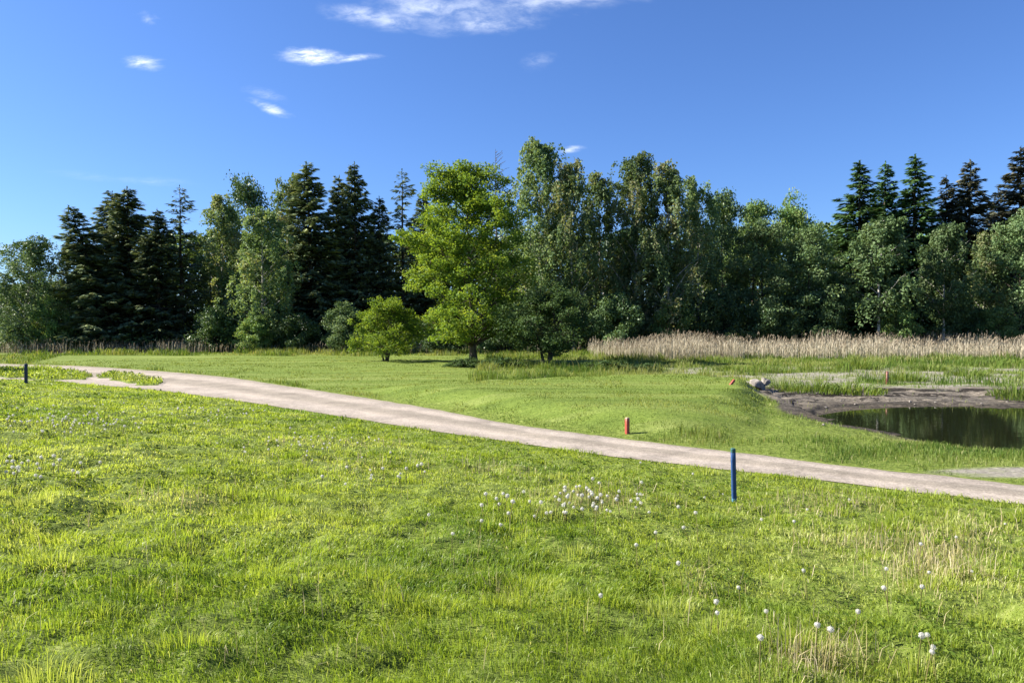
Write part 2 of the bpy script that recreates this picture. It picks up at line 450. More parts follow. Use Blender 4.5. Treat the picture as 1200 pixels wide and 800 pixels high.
# ------------------------------------------------------------------ gravel path
def path_mat():
    m, nt, N, L = new_mat('gravel')
    tc = N.new('ShaderNodeTexCoord')
    uv = N.new('ShaderNodeAttribute'); uv.attribute_name = 'across'
    n1 = N.new('ShaderNodeTexNoise'); n1.inputs['Scale'].default_value = 28; n1.inputs['Detail'].default_value = 8; n1.inputs['Roughness'].default_value = .8
    L.new(tc.outputs['Object'], n1.inputs['Vector'])
    vo = N.new('ShaderNodeTexVoronoi'); vo.inputs['Scale'].default_value = 38; L.new(tc.outputs['Object'], vo.inputs['Vector'])
    n2 = N.new('ShaderNodeTexNoise'); n2.inputs['Scale'].default_value = .9; n2.inputs['Detail'].default_value = 5; L.new(tc.outputs['Object'], n2.inputs['Vector'])
    base = ramp(N, [(.28, (.13, .112, .095)), (.5, (.275, .242, .208)), (.72, (.46, .41, .36))]); L.new(n1.outputs['Fac'], base.inputs[0])
    n5 = N.new('ShaderNodeTexNoise'); n5.inputs['Scale'].default_value = 5.5; n5.inputs['Detail'].default_value = 6; n5.inputs['Roughness'].default_value = .75; L.new(tc.outputs['Object'], n5.inputs['Vector'])
    avg = N.new('ShaderNodeMath'); avg.operation = 'ADD'; L.new(n2.outputs['Fac'], avg.inputs[0]); L.new(n5.outputs['Fac'], avg.inputs[1])
    hf = N.new('ShaderNodeMath'); hf.operation = 'MULTIPLY'; L.new(avg.outputs[0], hf.inputs[0]); hf.inputs[1].default_value = .5
    tone = ramp(N, [(.36, (.66, .65, .63)), (.5, (.98, .97, .96)), (.62, (1.18, 1.16, 1.13))]); L.new(hf.outputs[0], tone.inputs[0])
    mx = N.new('ShaderNodeMix'); mx.data_type = 'RGBA'; mx.blend_type = 'MULTIPLY'; mx.inputs[0].default_value = 1
    L.new(base.outputs[0], mx.inputs[6]); L.new(tone.outputs[0], mx.inputs[7])
    st = ramp(N, [(.0, (.75, .72, .70)), (.3, (1.05, 1.05, 1.05)), (1, (1, 1, 1))]); L.new(vo.outputs['Color'], st.inputs[0])
    mx2 = N.new('ShaderNodeMix'); mx2.data_type = 'RGBA'; mx2.blend_type = 'MULTIPLY'; mx2.inputs[0].default_value = .85
    L.new(mx.outputs[2], mx2.inputs[6]); L.new(st.outputs[0], mx2.inputs[7])
    wn = N.new('ShaderNodeMath'); wn.operation = 'MULTIPLY_ADD'; L.new(n2.outputs['Fac'], wn.inputs[0]); wn.inputs[1].default_value = .16; L.new(uv.outputs['Fac'], wn.inputs[2])
    rut = ramp(N, [(.05, (.86, .86, .80)), (.22, (1.02, 1.02, 1.02)), (.36, (1.14, 1.13, 1.11)), (.48, (.80, .80, .76)), (.62, (.82, .82, .78)), (.76, (1.14, 1.13, 1.11)), (.92, (1.0, 1.0, 1.0)), (1, (.84, .84, .78))]); L.new(wn.outputs[0], rut.inputs[0])
    mx3 = N.new('ShaderNodeMix'); mx3.data_type = 'RGBA'; mx3.blend_type = 'MULTIPLY'; mx3.inputs[0].default_value = 1
    L.new(mx2.outputs[2], mx3.inputs[6]); L.new(rut.outputs[0], mx3.inputs[7])
    bs = N.new('ShaderNodeBsdfPrincipled'); bs.inputs['Roughness'].default_value = .95; bs.inputs['Specular IOR Level'].default_value = .15
    L.new(mx3.outputs[2], bs.inputs['Base Color'])
    bp = N.new('ShaderNodeBump'); bp.inputs['Strength'].default_value = .7; bp.inputs['Distance'].default_value = .02
    L.new(n1.outputs['Fac'], bp.inputs['Height']); L.new(bp.outputs[0], bs.inputs['Normal'])
    out = N.new('ShaderNodeOutputMaterial'); L.new(bs.outputs[0], out.inputs[0])
    return m
M['gravel'] = path_mat()

def build_path():
    n, k = 420, 26
    a = resample(NEAR, n); b = resample(FAR, n)
    sx = np.arange(n)
    t = np.linspace(0, 1, k)[None, :, None]
    ab = unit(b - a)
    na_ = (fbm(a[:, 0] * 1.6, a[:, 1] * 1.6, 88, 3)[:, None] - .5) * .34; nb_ = (fbm(b[:, 0] * 1.6, b[:, 1] * 1.6, 89, 3)[:, None] - .5) * .34
    a = a + ab * na_; b = b + ab * nb_
    P = a[:, None] * (1 - t) + b[:, None] * t
    X, Y = P[..., 0], P[..., 1]
    T = np.broadcast_to(t[..., 0], X.shape)
    Z = ground(X, Y) + .012 + .02 * np.sin(PI * T) - .012 * (np.exp(-((T - .3) / .1) ** 2) + np.exp(-((T - .72) / .1) ** 2))
    Z = Z - np.where(islands(X, Y), .075, 0)
    V = np.stack([X, Y, Z], -1).reshape(-1, 3)
    i, j = np.meshgrid(np.arange(n - 1), np.arange(k - 1), indexing='ij')
    F = np.stack([i * k + j, (i + 1) * k + j, (i + 1) * k + j + 1, i * k + j + 1], -1).reshape(-1, 4)
    tag(link('path', mesh_np('path', V, F, [M['gravel']], {'across': T.ravel()}, True)), 'pale gravel track crossing the grass from right to left', 'path', kind='structure')
build_path()

# ------------------------------------------------------------------ pond water
def build_water():
    m, nt, N, L = new_mat('pond_water')
    bs = N.new('ShaderNodeBsdfPrincipled')
    bs.inputs['Base Color'].default_value = (.010, .012, .005, 1); bs.inputs['Roughness'].default_value = .03
    bs.inputs['IOR'].default_value = 1.33; bs.inputs['Specular IOR Level'].default_value = .9
    tc = N.new('ShaderNodeTexCoord'); mp = N.new('ShaderNodeMapping'); mp.inputs['Scale'].default_value = (1, 2.2, 1); L.new(tc.outputs['Object'], mp.inputs[0])
    no = N.new('ShaderNodeTexNoise'); no.inputs['Scale'].default_value = 1.6; no.inputs['Detail'].default_value = 3; L.new(mp.outputs[0], no.inputs['Vector'])
    bp = N.new('ShaderNodeBump'); bp.inputs['Strength'].default_value = .05; bp.inputs['Distance'].default_value = .05
    L.new(no.outputs['Fac'], bp.inputs['Height']); L.new(bp.outputs[0], bs.inputs['Normal'])
    out = N.new('ShaderNodeOutputMaterial'); L.new(bs.outputs[0], out.inputs[0])
    a = np.linspace(0, 2 * PI, 96, endpoint=False)
    V = [[PC[0], PC[1], WATER_Z]]; ring = [[PC[0] + PRX * 1.12 * math.cos(t), PC[1] + PRY * 1.12 * math.sin(t), WATER_Z] for t in a]
    V += ring
    F = [(0, 1 + i, 1 + (i + 1) % 96) for i in range(96)]
    tag(link('pond_water', mesh_np('pond_water', V, F, [m])), 'still dark pond water mirroring the reeds and trees', 'water', kind='structure')
build_water()

# ------------------------------------------------------------------ grass
def fan_points(dens, r0, r1, half=42):
    """random points in front of the photographer; dens(r) = points per square metre"""
    rs = np.exp(np.linspace(math.log(r0), math.log(r1), 200))
    w = dens(rs) * rs * 2 * R(half)
    cdf = np.r_[0, np.cumsum((w[1:] + w[:-1]) / 2 * np.diff(rs))]
    n = int(cdf[-1])
    r = np.interp(rng.random(n) * cdf[-1], cdf, rs)
    a = (rng.random(n) * 2 - 1) * R(half)
    return r * np.sin(a), r * np.cos(a), r

def blades(x, y, z, h, w, lean, laz, tint, curve=.6, face=None):
    n = len(x)
    B = np.stack([x, y, z], -1)
    if face is None: face = rng.random(n) * 2 * PI
    S = np.stack([np.cos(face), np.sin(face), np.zeros(n)], -1) * (w * .5)[:, None]
    D = np.stack([np.cos(laz), np.sin(laz), np.zeros(n)], -1)
    up = np.array([0, 0, 1.])
    m = B + D * (h * lean * (1 - curve) * .55)[:, None] + up * (h * .6 * np.sqrt(np.clip(1 - (lean * .5) ** 2, .1, 1)))[:, None]
    t = B + D * (h * lean)[:, None] + up * (h * np.sqrt(np.clip(1 - lean ** 2, .04, 1)))[:, None]
    V = np.stack([B - S, B + S, m - S * .8, m + S * .8, t], 1).reshape(-1, 3)
    i = np.arange(n) * 5
    F = np.stack([np.stack([i, i + 1, i + 3], -1), np.stack([i, i + 3, i + 2], -1), np.stack([i + 2, i + 3, i + 4], -1)], 1).reshape(-1, 3)
    return V, F, np.repeat(tint, 5)

DRY_SPOTS = [(1105, 665, 60, 26), (1040, 640, 90, 20), (960, 595, 80, 16), (960, 780, 60, 22), (580, 552, 45, 9), (430, 545, 80, 10), (235, 590, 50, 12), (185, 585, 60, 10), (700, 585, 70, 14), (380, 520, 90, 6), (1150, 620, 60, 14), (820, 690, 14, 20), (590, 700, 18, 12)]
_dry = [(at(a, b), at(a + c, b), at(a, b - d)) for a, b, c, d in DRY_SPOTS]
def dry_field(x, y):
    v = np.zeros(np.shape(x))
    for p, q, s in _dry:
        rx = (q - p).length; ry = max((s - p).length, .3)
        v = np.maximum(v, np.exp(-(((x - p.x) / rx) ** 2 + ((y - p.y) / ry) ** 2) * 1.2))
    return v

def meadow():
    x, y, r = fan_points(lambda r: 5400 * (4.6 / np.maximum(r, 4.0)) ** 1.65, 2.6, 52, 41)
    s = line_dist(x, y, NL)
    isl = islands(x, y)
    keep = (s > .02 + .22 * (vnoise(x * 3, y * 3, 90) - .35)) | isl
    x, y, r, s, isl = x[keep], y[keep], r[keep], s[keep], isl[keep]
    big = fbm(x * .45, y * .45, 101, 3); cl = fbm(x * 1.7, y * 1.7, 102, 3); tu = vnoise(x * 4.2, y * 4.2, 103)
    dry = dry_field(x, y)
    # clumps with thin ground between them
    keep = rng.random(len(x)) < np.clip(.62 + 1.2 * (cl - .45) + 1.1 * (vnoise(x * 6.5, y * 6.5, 108) - .5), .34, 1) * (1 - .35 * dry)
    x, y, r, s, isl, big, cl, tu, dry = [q[keep] for q in (x, y, r, s, isl, big, cl, tu, dry)]
    n = len(x)
    h = (.022 + .020 * sstep(.35, .7, cl) + .030 * tu ** 2 + .016 * sstep(.5, .72, big)) * rng.uniform(.55, 1.4, n)
    edge = np.exp(-np.clip(s, 0, 9) / .5); h *= 1 + .55 * edge * sstep(.45, .6, cl)
    h = np.where(isl, rng.uniform(.06, .2, n), h) * (1 + .012 * r)
    w = rng.uniform(.0034, .0066, n) * np.maximum(r / 4.6, .8) ** .85
    laz = 2.2 * PI * vnoise(x * .5, y * .5, 104) + rng.normal(0, 1.25, n) + 3.0 * (vnoise(x * 3.1, y * 3.1, 109) - .5)
    lean = np.clip(rng.normal(.76, .18, n) - .16 * sstep(.55, .75, cl), .1, .97)
    tint = .64 + .7 * (fbm(x * .3, y * .3, 105, 3) - .5) + .35 * (fbm(x * 2.5, y * 2.5, 106, 2) - .5) - .34 * sstep(.50, .68, big) + rng.normal(0, .10, n)
    stra = rng.random(n) < .022 + .34 * dry
    tint = np.where(stra, rng.uniform(.85, 1.0, n), np.clip(tint + .12 * dry, 0, .86))
    # tufts: dense cushions of longer blades leaning outwards
    cx, cy, cr = fan_points(lambda r: 15.0 * (6 / np.maximum(r, 6)) ** 1.2, 2.6, 40, 41)
    ok = (line_dist(cx, cy, NL) > .25) & (rng.random(len(cx)) < np.clip(2.2 * (fbm(cx * .8, cy * .8, 107, 3) - .28), .05, 1))
    cx, cy, cr = cx[ok], cy[ok], cr[ok]; nt_ = len(cx)
    size = (.04 + .13 * rng.random(nt_) ** 1.8) * (1 + .015 * cr); tall = (.036 + .50 * size) * rng.uniform(.7, 1.35, nt_)
    cnt = np.clip((120 * (size / .1) ** 1.3 * (5 / np.maximum(cr, 5)) ** .8), 14, 260).astype(int)
    ti = np.repeat(np.arange(nt_), cnt); m_ = len(ti)
    ra = np.sqrt(rng.random(m_)); th = rng.random(m_) * 2 * PI
    bx = cx[ti] + size[ti] * ra * np.cos(th) * 1.5; by = cy[ti] + size[ti] * ra * np.sin(th)
    bh = tall[ti] * rng.uniform(.55, 1.2, m_) * (1.1 - .5 * ra)
    bw = rng.uniform(.003, .0056, m_) * np.maximum(cr[ti] / 4.6, .8) ** .85
    bt = np.clip(.56 + rng.normal(0, .16, nt_)[ti] + rng.normal(0, .10, m_), 0, .84)
    wind = 2.2 * PI * vnoise(bx * .5, by * .5, 104)
    x = np.r_[x, bx]; y = np.r_[y, by]; h = np.r_[h, bh]; w = np.r_[w, bw]; tint = np.r_[tint, bt]
    lean = np.r_[lean, np.clip(.15 + .55 * ra + rng.normal(0, .15, m_), .02, .95)]; laz = np.r_[laz, th + rng.normal(0, .4, m_) + .3 * np.sin(wind)[:]]
    V, F, T = blades(x, y, ground(x, y) - .004, h, w, lean, laz, tint)
    tag(link('meadow_grass', mesh_np('meadow_grass', V, F, [M['grass']], {'tint': T})), 'lumpy bright green grass covering the foreground slope', 'grass', kind='stuff')

def lawn():
    x, y, r = fan_points(lambda r: 420 * (16 / np.maximum(r, 14)) ** 1.9, 13, 62, 40)
    f = line_dist(x, y, FL); e = pond_e(x, y); d = tee_h(x, y)
    mo = mown_mask(x, y, f, d, e)
    keep = (f < -.02 - .2 * vnoise(x * 3, y * 3, 91)) & (mo > .5)
    x, y, r, f, d = [q[keep] for q in (x, y, r, f, d)]
    n = len(x)
    tu = fbm(x * 1.1, y * 1.1, 112, 3)
    h = (.018 + .045 * sstep(.45, .7, tu)) * rng.uniform(.6, 1.4, n) + np.exp(-np.abs(f) / .35) * .07 * rng.random(n)
    h += .07 * np.exp(-np.abs(d + .1) / .3) * sstep(4, 8, x) * rng.random(n)
    w = .012 * (r / 16)
    tint = .52 + .55 * (vnoise(x * .06 + 3, y * .75, 113) - .5) + .9 * (fbm(x * .22, y * .45, 115, 3) - .5) + .7 * (tu - .5) + rng.normal(0, .14, n)
    V, F, T = blades(x, y, ground(x, y) - .003, h, w * rng.uniform(.7, 1.3, n), np.clip(rng.normal(.5, .2, n), 0, .9), rng.random(n) * 2 * PI, np.clip(tint, 0, 1))
    tag(link('mown_grass', mesh_np('mown_grass', V, F, [M['mown']], {'tint': T})), 'short mown grass on the fairway and raised tee beyond the track', 'grass', kind='stuff')

def rough():
    x, y, r = fan_points(lambda r: 560 * (16 / np.maximum(r, 12)) ** 1.45, 10, 76, 40)
    f = line_dist(x, y, FL); e = pond_e(x, y); d = tee_h(x, y)
    mo = mown_mask(x, y, f, d, e); mud, dry = mud_dry(x, y, f, e, d)
    cl = fbm(x * .55, y * .55, 121, 3); tu = vnoise(x * 2.2, y * 2.2, 122)
    prob = np.clip(.42 + 2.2 * (cl - .42) + .8 * (tu - .5), .12, 1) * (1 - .97 * mud) * (1 - .93 * dry)
    keep = (f < -.02 - .25 * vnoise(x * 3, y * 3, 92)) & (mo < .5) & (e > 1.04) & (rng.random(len(x)) < prob)
    x, y, r, f, e, d, cl, tu = [q[keep] for q in (x, y, r, f, e, d, cl, tu)]
    n = len(x)
    farr = sstep(26, 34, y)
    h = (.06 + .05 * tu + .10 * sstep(.5, .7, cl) + farr * (.02 + .20 * sstep(.50, .72, cl) + .10 * tu ** 2)) * rng.uniform(.55, 1.4, n)
    h *= 1 - .55 * (1 - sstep(.4, 1.3, -f)); near_e = (1 - sstep(1.05, 1.35, e)) * (1 - sstep(20, 22, y)); h += near_e * .02 * rng.random(n); h *= 1 - .55 * (1 - sstep(1.1, 2.2, e)) * (1 - sstep(18, 22, y))
    w = rng.uniform(.005, .012, n) * (r / 16); h *= .55 + .75 * sstep(.3, .65, fbm(x * 1.6, y * 1.6, 127, 3))
    lean = np.clip(rng.normal(.4, .2, n), .02, .9)
    tint = .58 + 1.7 * (fbm(x * .3, y * .4, 123, 3) - .5) + rng.normal(0, .16, n) + .06 * (1 - farr)
    tint = np.where(rng.random(n) < .05, rng.uniform(.88, 1, n), np.clip(tint, 0, .85))
    V, F, T = blades(x, y, ground(x, y) - .005, h, w, lean, rng.random(n) * 2 * PI, tint)
    tag(link('rough_grass', mesh_np('rough_grass', V, F, [M['rough']], {'tint': T})), 'tall uneven rough grass round the pond and below the reeds', 'grass', kind='stuff')

def weeds():
    """low broad-leaved plants: clover and dandelion leaves in dark patches"""
    x, y, r = fan_points(lambda r: 1500 * (4.6 / np.maximum(r, 4.6)) ** 1.8, 3, 46, 40)
    s = line_dist(x, y, NL); isl = islands(x, y)
    p = fbm(x * .9, y * .9, 131, 3); q = vnoise(x * 5, y * 5, 132)
    keep = ((s > .1) & (p > .60) & (q > .45) & (rng.random(len(x)) < .8)) | isl & (rng.random(len(x)) < .9)
    x, y, r, isl = x[keep], y[keep], r[keep], isl[keep]
    n = len(x)
    C = np.stack([x, y, ground(x, y) + rng.uniform(.012, .055, n) + isl * rng.uniform(0, .14, n)], -1)
    az = rng.random(n) * 2 * PI
    U = np.stack([np.cos(az), np.sin(az), rng.uniform(0, .9, n)], -1)
    Nn = np.stack([rng.normal(0, .35, n), rng.normal(0, .35, n), np.ones(n)], -1)
    L_ = rng.uniform(.016, .036, n) * np.maximum(r / 5, .9) ** .8
    V, F = cards(C, U, Nn, L_, L_ * .6)
    tag(link('low_weeds', mesh_np('low_weeds', V, F, [M['weed']], {'tint': np.repeat(rng.random(n), 4)})), 'dark patches of low broad-leaved weeds in the grass', 'weeds', kind='stuff')

def stalks():
    X = []; 
    for (a, b, c, d_), cnt in zip(DRY_SPOTS, [760, 360, 300, 300, 110, 130, 50, 50, 300, 110, 130, 30, 22]):
        k = 0
        while k < cnt:
            u, v = rng.normal(0, .6, 2)
            px, py = a + c * u, b + d_ * v
            if 455 < py < 835:
                X.append((px, py)); k += 1
    for k in range(520): X.append((rng.uniform(-20, 1230), 800 - 290 * rng.random() ** .7))
    P = at_many(X)
    keep = line_dist(P[:, 0], P[:, 1], NL) > .15
    P = P[keep]; n = len(P); r = np.hypot(P[:, 0], P[:, 1])
    h = rng.uniform(.06, .30, n) * rng.uniform(.6, 1.0, n)
    lean = np.clip(rng.normal(.35, .33, n), .02, .96)
    V, F, T = blades(P[:, 0], P[:, 1], P[:, 2] + np.where(lean > .8, .03, 0), h, rng.uniform(.0028, .0056, n) * np.maximum(r / 6, .8) ** .7, lean, rng.random(n) * 2 * PI, rng.random(n), .5)
    tag(link('dry_stalks', mesh_np('dry_stalks', V, F, [M['straw']], {'tint': T})), 'bleached dry stalks standing and lying in the grass', 'dry stalks', kind='stuff')

meadow(); lawn(); rough(); weeds(); stalks()

# ------------------------------------------------------------------ reeds
def reeds(name, label, xs, ys, n, h0, h1, tlo, thi):
    x = rng.uniform(*xs, n); y = ys(x, rng.random(n))
    cl = fbm(x * .35, y * .35, 141, 3)
    keep = rng.random(n) < np.clip(.55 + 1.6 * (cl - .45), .15, 1)
    x, y, cl = x[keep], y[keep], cl[keep]; n = len(x)
    z = ground(x, y)
    h = rng.uniform(h0, h1, n) * (.52 + .95 * cl) * (.85 + .3 * vnoise(x * .22, y * .1, 143))
    az = rng.normal(.2, .9, n); lean = np.clip(np.abs(rng.normal(.08, .07, n)), 0, .5)
    tint = np.clip(rng.normal((tlo + thi) / 2, (thi - tlo) / 2, n), 0, 1)
    V, F, T = blades(x, y, z, h, rng.uniform(.018, .034, n), lean, az, tint, .6)
    # hanging leaves
    m = int(n * 1.2); i = rng.integers(0, n, m)
    zz = z[i] + h[i] * rng.uniform(.15, .75, m)
    V2, F2, T2 = blades(x[i], y[i], zz, rng.uniform(.3, .6, m), rng.uniform(.02, .035, m), rng.uniform(.3, .9, m), rng.random(m) * 2 * PI, np.clip(tint[i] + .05, 0, 1))
    # plumes
    k = rng.random(n) < .55; nk = k.sum()
    D = np.stack([np.cos(az[k]), np.sin(az[k]), np.zeros(nk)], -1)
    tip = np.stack([x[k], y[k], z[k] + h[k] * np.sqrt(1 - lean[k] ** 2)], -1) + D * (h[k] * lean[k])[:, None]
    U = np.stack([rng.normal(.25, .25, nk), rng.normal(0, .25, nk), np.ones(nk)], -1)
    V3, F3 = cards(tip, U, rng.normal(0, 1, (nk, 3)), rng.uniform(.18, .34, nk), rng.uniform(.04, .08, nk))
    F3 = np.concatenate([F3[:, [0, 1, 2]], F3[:, [0, 2, 3]]])
    V_ = np.concatenate([V, V2, V3]); F_ = np.concatenate([F, F2 + len(V), F3 + len(V) + len(V2)])
    T_ = np.concatenate([T, T2, np.repeat(rng.uniform(0, .3, nk), 4)])
    tag(link(name, mesh_np(name, V_, F_, [M['reed']], {'tint': T_})), label, 'reeds', kind='stuff')

reeds('reed_bed', 'broad strip of pale tan dry reeds below the wood', (6.6, 48), lambda x, u: 55.2 + .6 * np.sin(x * .4) + u * 8 + np.clip(9 - x, 0, 4) * 1.2, 15000, .75, 1.6, .4, .9)
reeds('reed_strip', 'thin greyish reeds at the foot of the dark conifers', (-56, -28), lambda x, u: 66.5 + u * 4, 2600, .5, 1.25, .2, .75)
reeds('sparse_reeds', 'scattered short grey reeds along the wood edge behind the oak', (-28, 8), lambda x, u: 65.5 + u * 3, 800, .4, .9, .1, .5)

# ------------------------------------------------------------------ tree builders (each returns trunk mesh, crown mesh)
def wiggle(p0, p1, n, amp, r):
    t = np.linspace(0, 1, n)[:, None]
    P = np.asarray(p0) * (1 - t) + np.asarray(p1) * t
    o = r.normal(0, amp, (n, 3)); o[0] = 0; o = np.cumsum(o, 0) * .5
    return P + o * np.sin(np.clip(t, 0, 1) * PI * .5 + .01)

def broad_tree(seed, H, env, Rm, zb, nlimb=26, nsub=6, leaves=70, rc=.55, ls=(.16, .26), mat='broad', bark='bark', stems=1, r0=.16, spread=.25, lift=.5, fill=.25, up=.6, squash=.75, lean=0.0):
    """env: list of (t, r) with t = 0..1 between zb and H, r relative to Rm"""
    r = np.random.default_rng(seed)
    et = np.array([e[0] for e in env]); er = np.array([e[1] for e in env])
    W = Bag(); C = []
    tops = []
    for s in range(stems):
        a = 2 * PI * s / max(stems, 1) + r.random()
        off = np.array([math.cos(a), math.sin(a), 0])
        base = off * (.12 if stems > 1 else 0)
        top = off * (spread * Rm if stems > 1 else 0) + np.array([r.normal(0, .15), r.normal(0, .15), zb + (H - zb) * (.82 if stems == 1 else .6)]) + np.array([lean, 0, 0])
        P = wiggle(base + [0, 0, -.1], top, 12, .05 * H / 14, r)
        rr = r0 * (1 - np.linspace(0, 1, 12) ** .8 * .9); rr[0] *= 1.45
        W.add(*tube(P, rr, 8)); tops.append((P, rr))
    ga = 0
    for i in range(nlimb):
        P, rr = tops[i % len(tops)]
        t = (i + .5) / nlimb
        zt = zb + (H - zb) * (t ** .85)                      # height of the limb's end
        rad = Rm * np.interp(t ** .85, et, er) * r.uniform(.72, 1.08)
        ga += 2.4 + r.normal(0, .35)
        end = np.array([rad * math.cos(ga) + lean * zt / H, rad * math.sin(ga), zt + r.normal(0, .03 * H)])
        if stems > 1: end[:2] += P[-1][:2] * .3
        zs = np.clip(zt - rad * lift * r.uniform(.7, 1.3), zb * .7, P[-1][2] * .97)
        k = np.interp(zs, P[:, 2], np.arange(len(P))); k0 = int(min(k, len(P) - 2)); fr = k - k0
        st = P[k0] * (1 - fr) + P[k0 + 1] * fr
        lr = np.interp(k, np.arange(len(P)), rr) * .5
        Q = wiggle(st, end, 8, .12 * rad / 4, r); Q[1:-1, 2] += np.sin(np.linspace(0, PI, 8)[1:-1]) * rad * .08
        W.add(*tube(Q, np.linspace(max(lr, .03), .012, 8), 5))
        for j in range(nsub):
            q = r.uniform(.3, 1.0) ** .8
            b = Q[int(q * 7)]
            dirv = r.normal(0, 1, 3); dirv[2] = dirv[2] * .7 + .25
            sub = b + dirv / np.linalg.norm(dirv) * r.uniform(.25, .6) * (.35 * Rm)
            W.add(*tube(np.array([b, (b + sub) / 2 + r.normal(0, .05, 3), sub]), [.022, .014, .006], 4))
            C.append(sub)
            if r.random() < fill: C.append(b + r.normal(0, .3, 3))
        C.append(end)
    C = np.array(C)
    n = int(leaves * len(C))
    idx = r.integers(0, len(C), n)
    cr = rc * r.uniform(.6, 1.35, len(C))
    v = unit(r.normal(0, 1, (n, 3))) * (r.random(n) ** .45)[:, None]
    v[:, 2] *= squash
    Pn = C[idx] + v * cr[idx][:, None]
    Pn[:, 2] = np.maximum(Pn[:, 2], zb * .45 + .15 * r.random(n))
    Nn = unit(v) * .5 + r.normal(0, .6, (n, 3)) + np.array([0, 0, up])
    U = r.normal(0, 1, (n, 3)); U[:, 2] -= .3
    Ls = r.uniform(*ls, n)
    V, F = cards(Pn, U, Nn, Ls, Ls * r.uniform(.5, .8, n))
    ctint = r.random(len(C))
    tint = np.clip(.5 * ctint[idx] + .5 * r.random(n) + .1 * v[:, 2], 0, 1)
    crown = mesh_np('crown', V, F, [M[mat]], {'tint': np.repeat(tint, 4)})
    tv, tf = W.arrays()
    return mesh_np('trunk', tv, tf, [M[bark]], None, True), crown

def birch_tree(seed, H, Rm, zb, nl=32, per=12, n_leaf=46, hang=(1.0, 3.0), mat='birch', ls=(.15, .27), r0=.13, env=((0, .55), (.25, 1), (.6, .85), (.85, .5), (1, .12)), bark='bark_birch', lean=0):
    r = np.random.default_rng(seed)
    et = np.array([e[0] for e in env]); er = np.array([e[1] for e in env])
    W = Bag()
    P = wiggle([0, 0, -.1], [lean + r.normal(0, .2), r.normal(0, .2), H * .97], 16, .06, r)
    rr = r0 * (1 - .93 * np.linspace(0, 1, 16)); rr[0] *= 1.3
    W.add(*tube(P, rr, 8))
    Ps = []; Us = []; Ts = []
    ga = r.random() * 6
    for i in range(nl):
        t = ((i + .5) / nl) ** .9
        zt = zb + (H - zb) * t
        rad = Rm * np.interp(t, et, er) * r.uniform(.6, 1.12)
        ga += 2.4 + r.normal(0, .4)
        zs = max(zt - rad * r.uniform(.9, 1.5), zb * .6)
        st = np.array([np.interp(zs, P[:, 2], P[:, 0]), np.interp(zs, P[:, 2], P[:, 1]), zs])
        end = np.array([st[0] + rad * math.cos(ga), st[1] + rad * math.sin(ga), zt])
        Q = wiggle(st, end, 7, .1, r); Q[:, 2] += np.sin(np.linspace(0, PI, 7)) * rad * .12
        W.add(*tube(Q, np.linspace(np.interp(zs, P[:, 2], rr) * .45 + .008, .008, 7), 4))
        lt = r.random()
        for j in range(per):
            q = r.uniform(.25, 1.05)
            b = Q[min(int(q * 6), 6)] + r.normal(0, .28, 3) * [1, 1, .6]
            ln = r.uniform(*hang) * (.55 + .45 * (1 - t)) * (.6 + .5 * q)
            out = np.array([math.cos(ga + r.normal(0, .8)), math.sin(ga + r.normal(0, .8)), 0])
            u = r.random(n_leaf)
            pts = b + out * (np.sqrt(u) * ln * .28)[:, None] + np.array([0, 0, -1]) * (u ** 1.4 * ln)[:, None] + np.array([0, 0, .25]) * np.sin(u * PI)[:, None]
            pts += r.normal(0, .11, (n_leaf, 3))
            Ps.append(pts); Us.append(out * .4 + np.array([0, 0, -1]) + r.normal(0, .55, (n_leaf, 3)))
            Ts.append(np.clip(.55 * lt + .45 * r.random(n_leaf), 0, 1))
    Pn = np.concatenate(Ps); U = np.concatenate(Us); T = np.concatenate(Ts); n = len(Pn)
    Pn[:, 2] = np.maximum(Pn[:, 2], .5 + r.random(n))
    Ls = r.uniform(*ls, n)
    Nn = r.normal(0, 1, (n, 3)); Nn[:, 2] += .3
    V, F = cards(Pn, U, Nn, Ls, Ls * r.uniform(.45, .75, n))
    crown = mesh_np('crown', V, F, [M[mat]], {'tint': np.repeat(T, 4)})
    tv, tf = W.arrays()
    return mesh_np('trunk', tv, tf, [M[bark]], None, True), crown

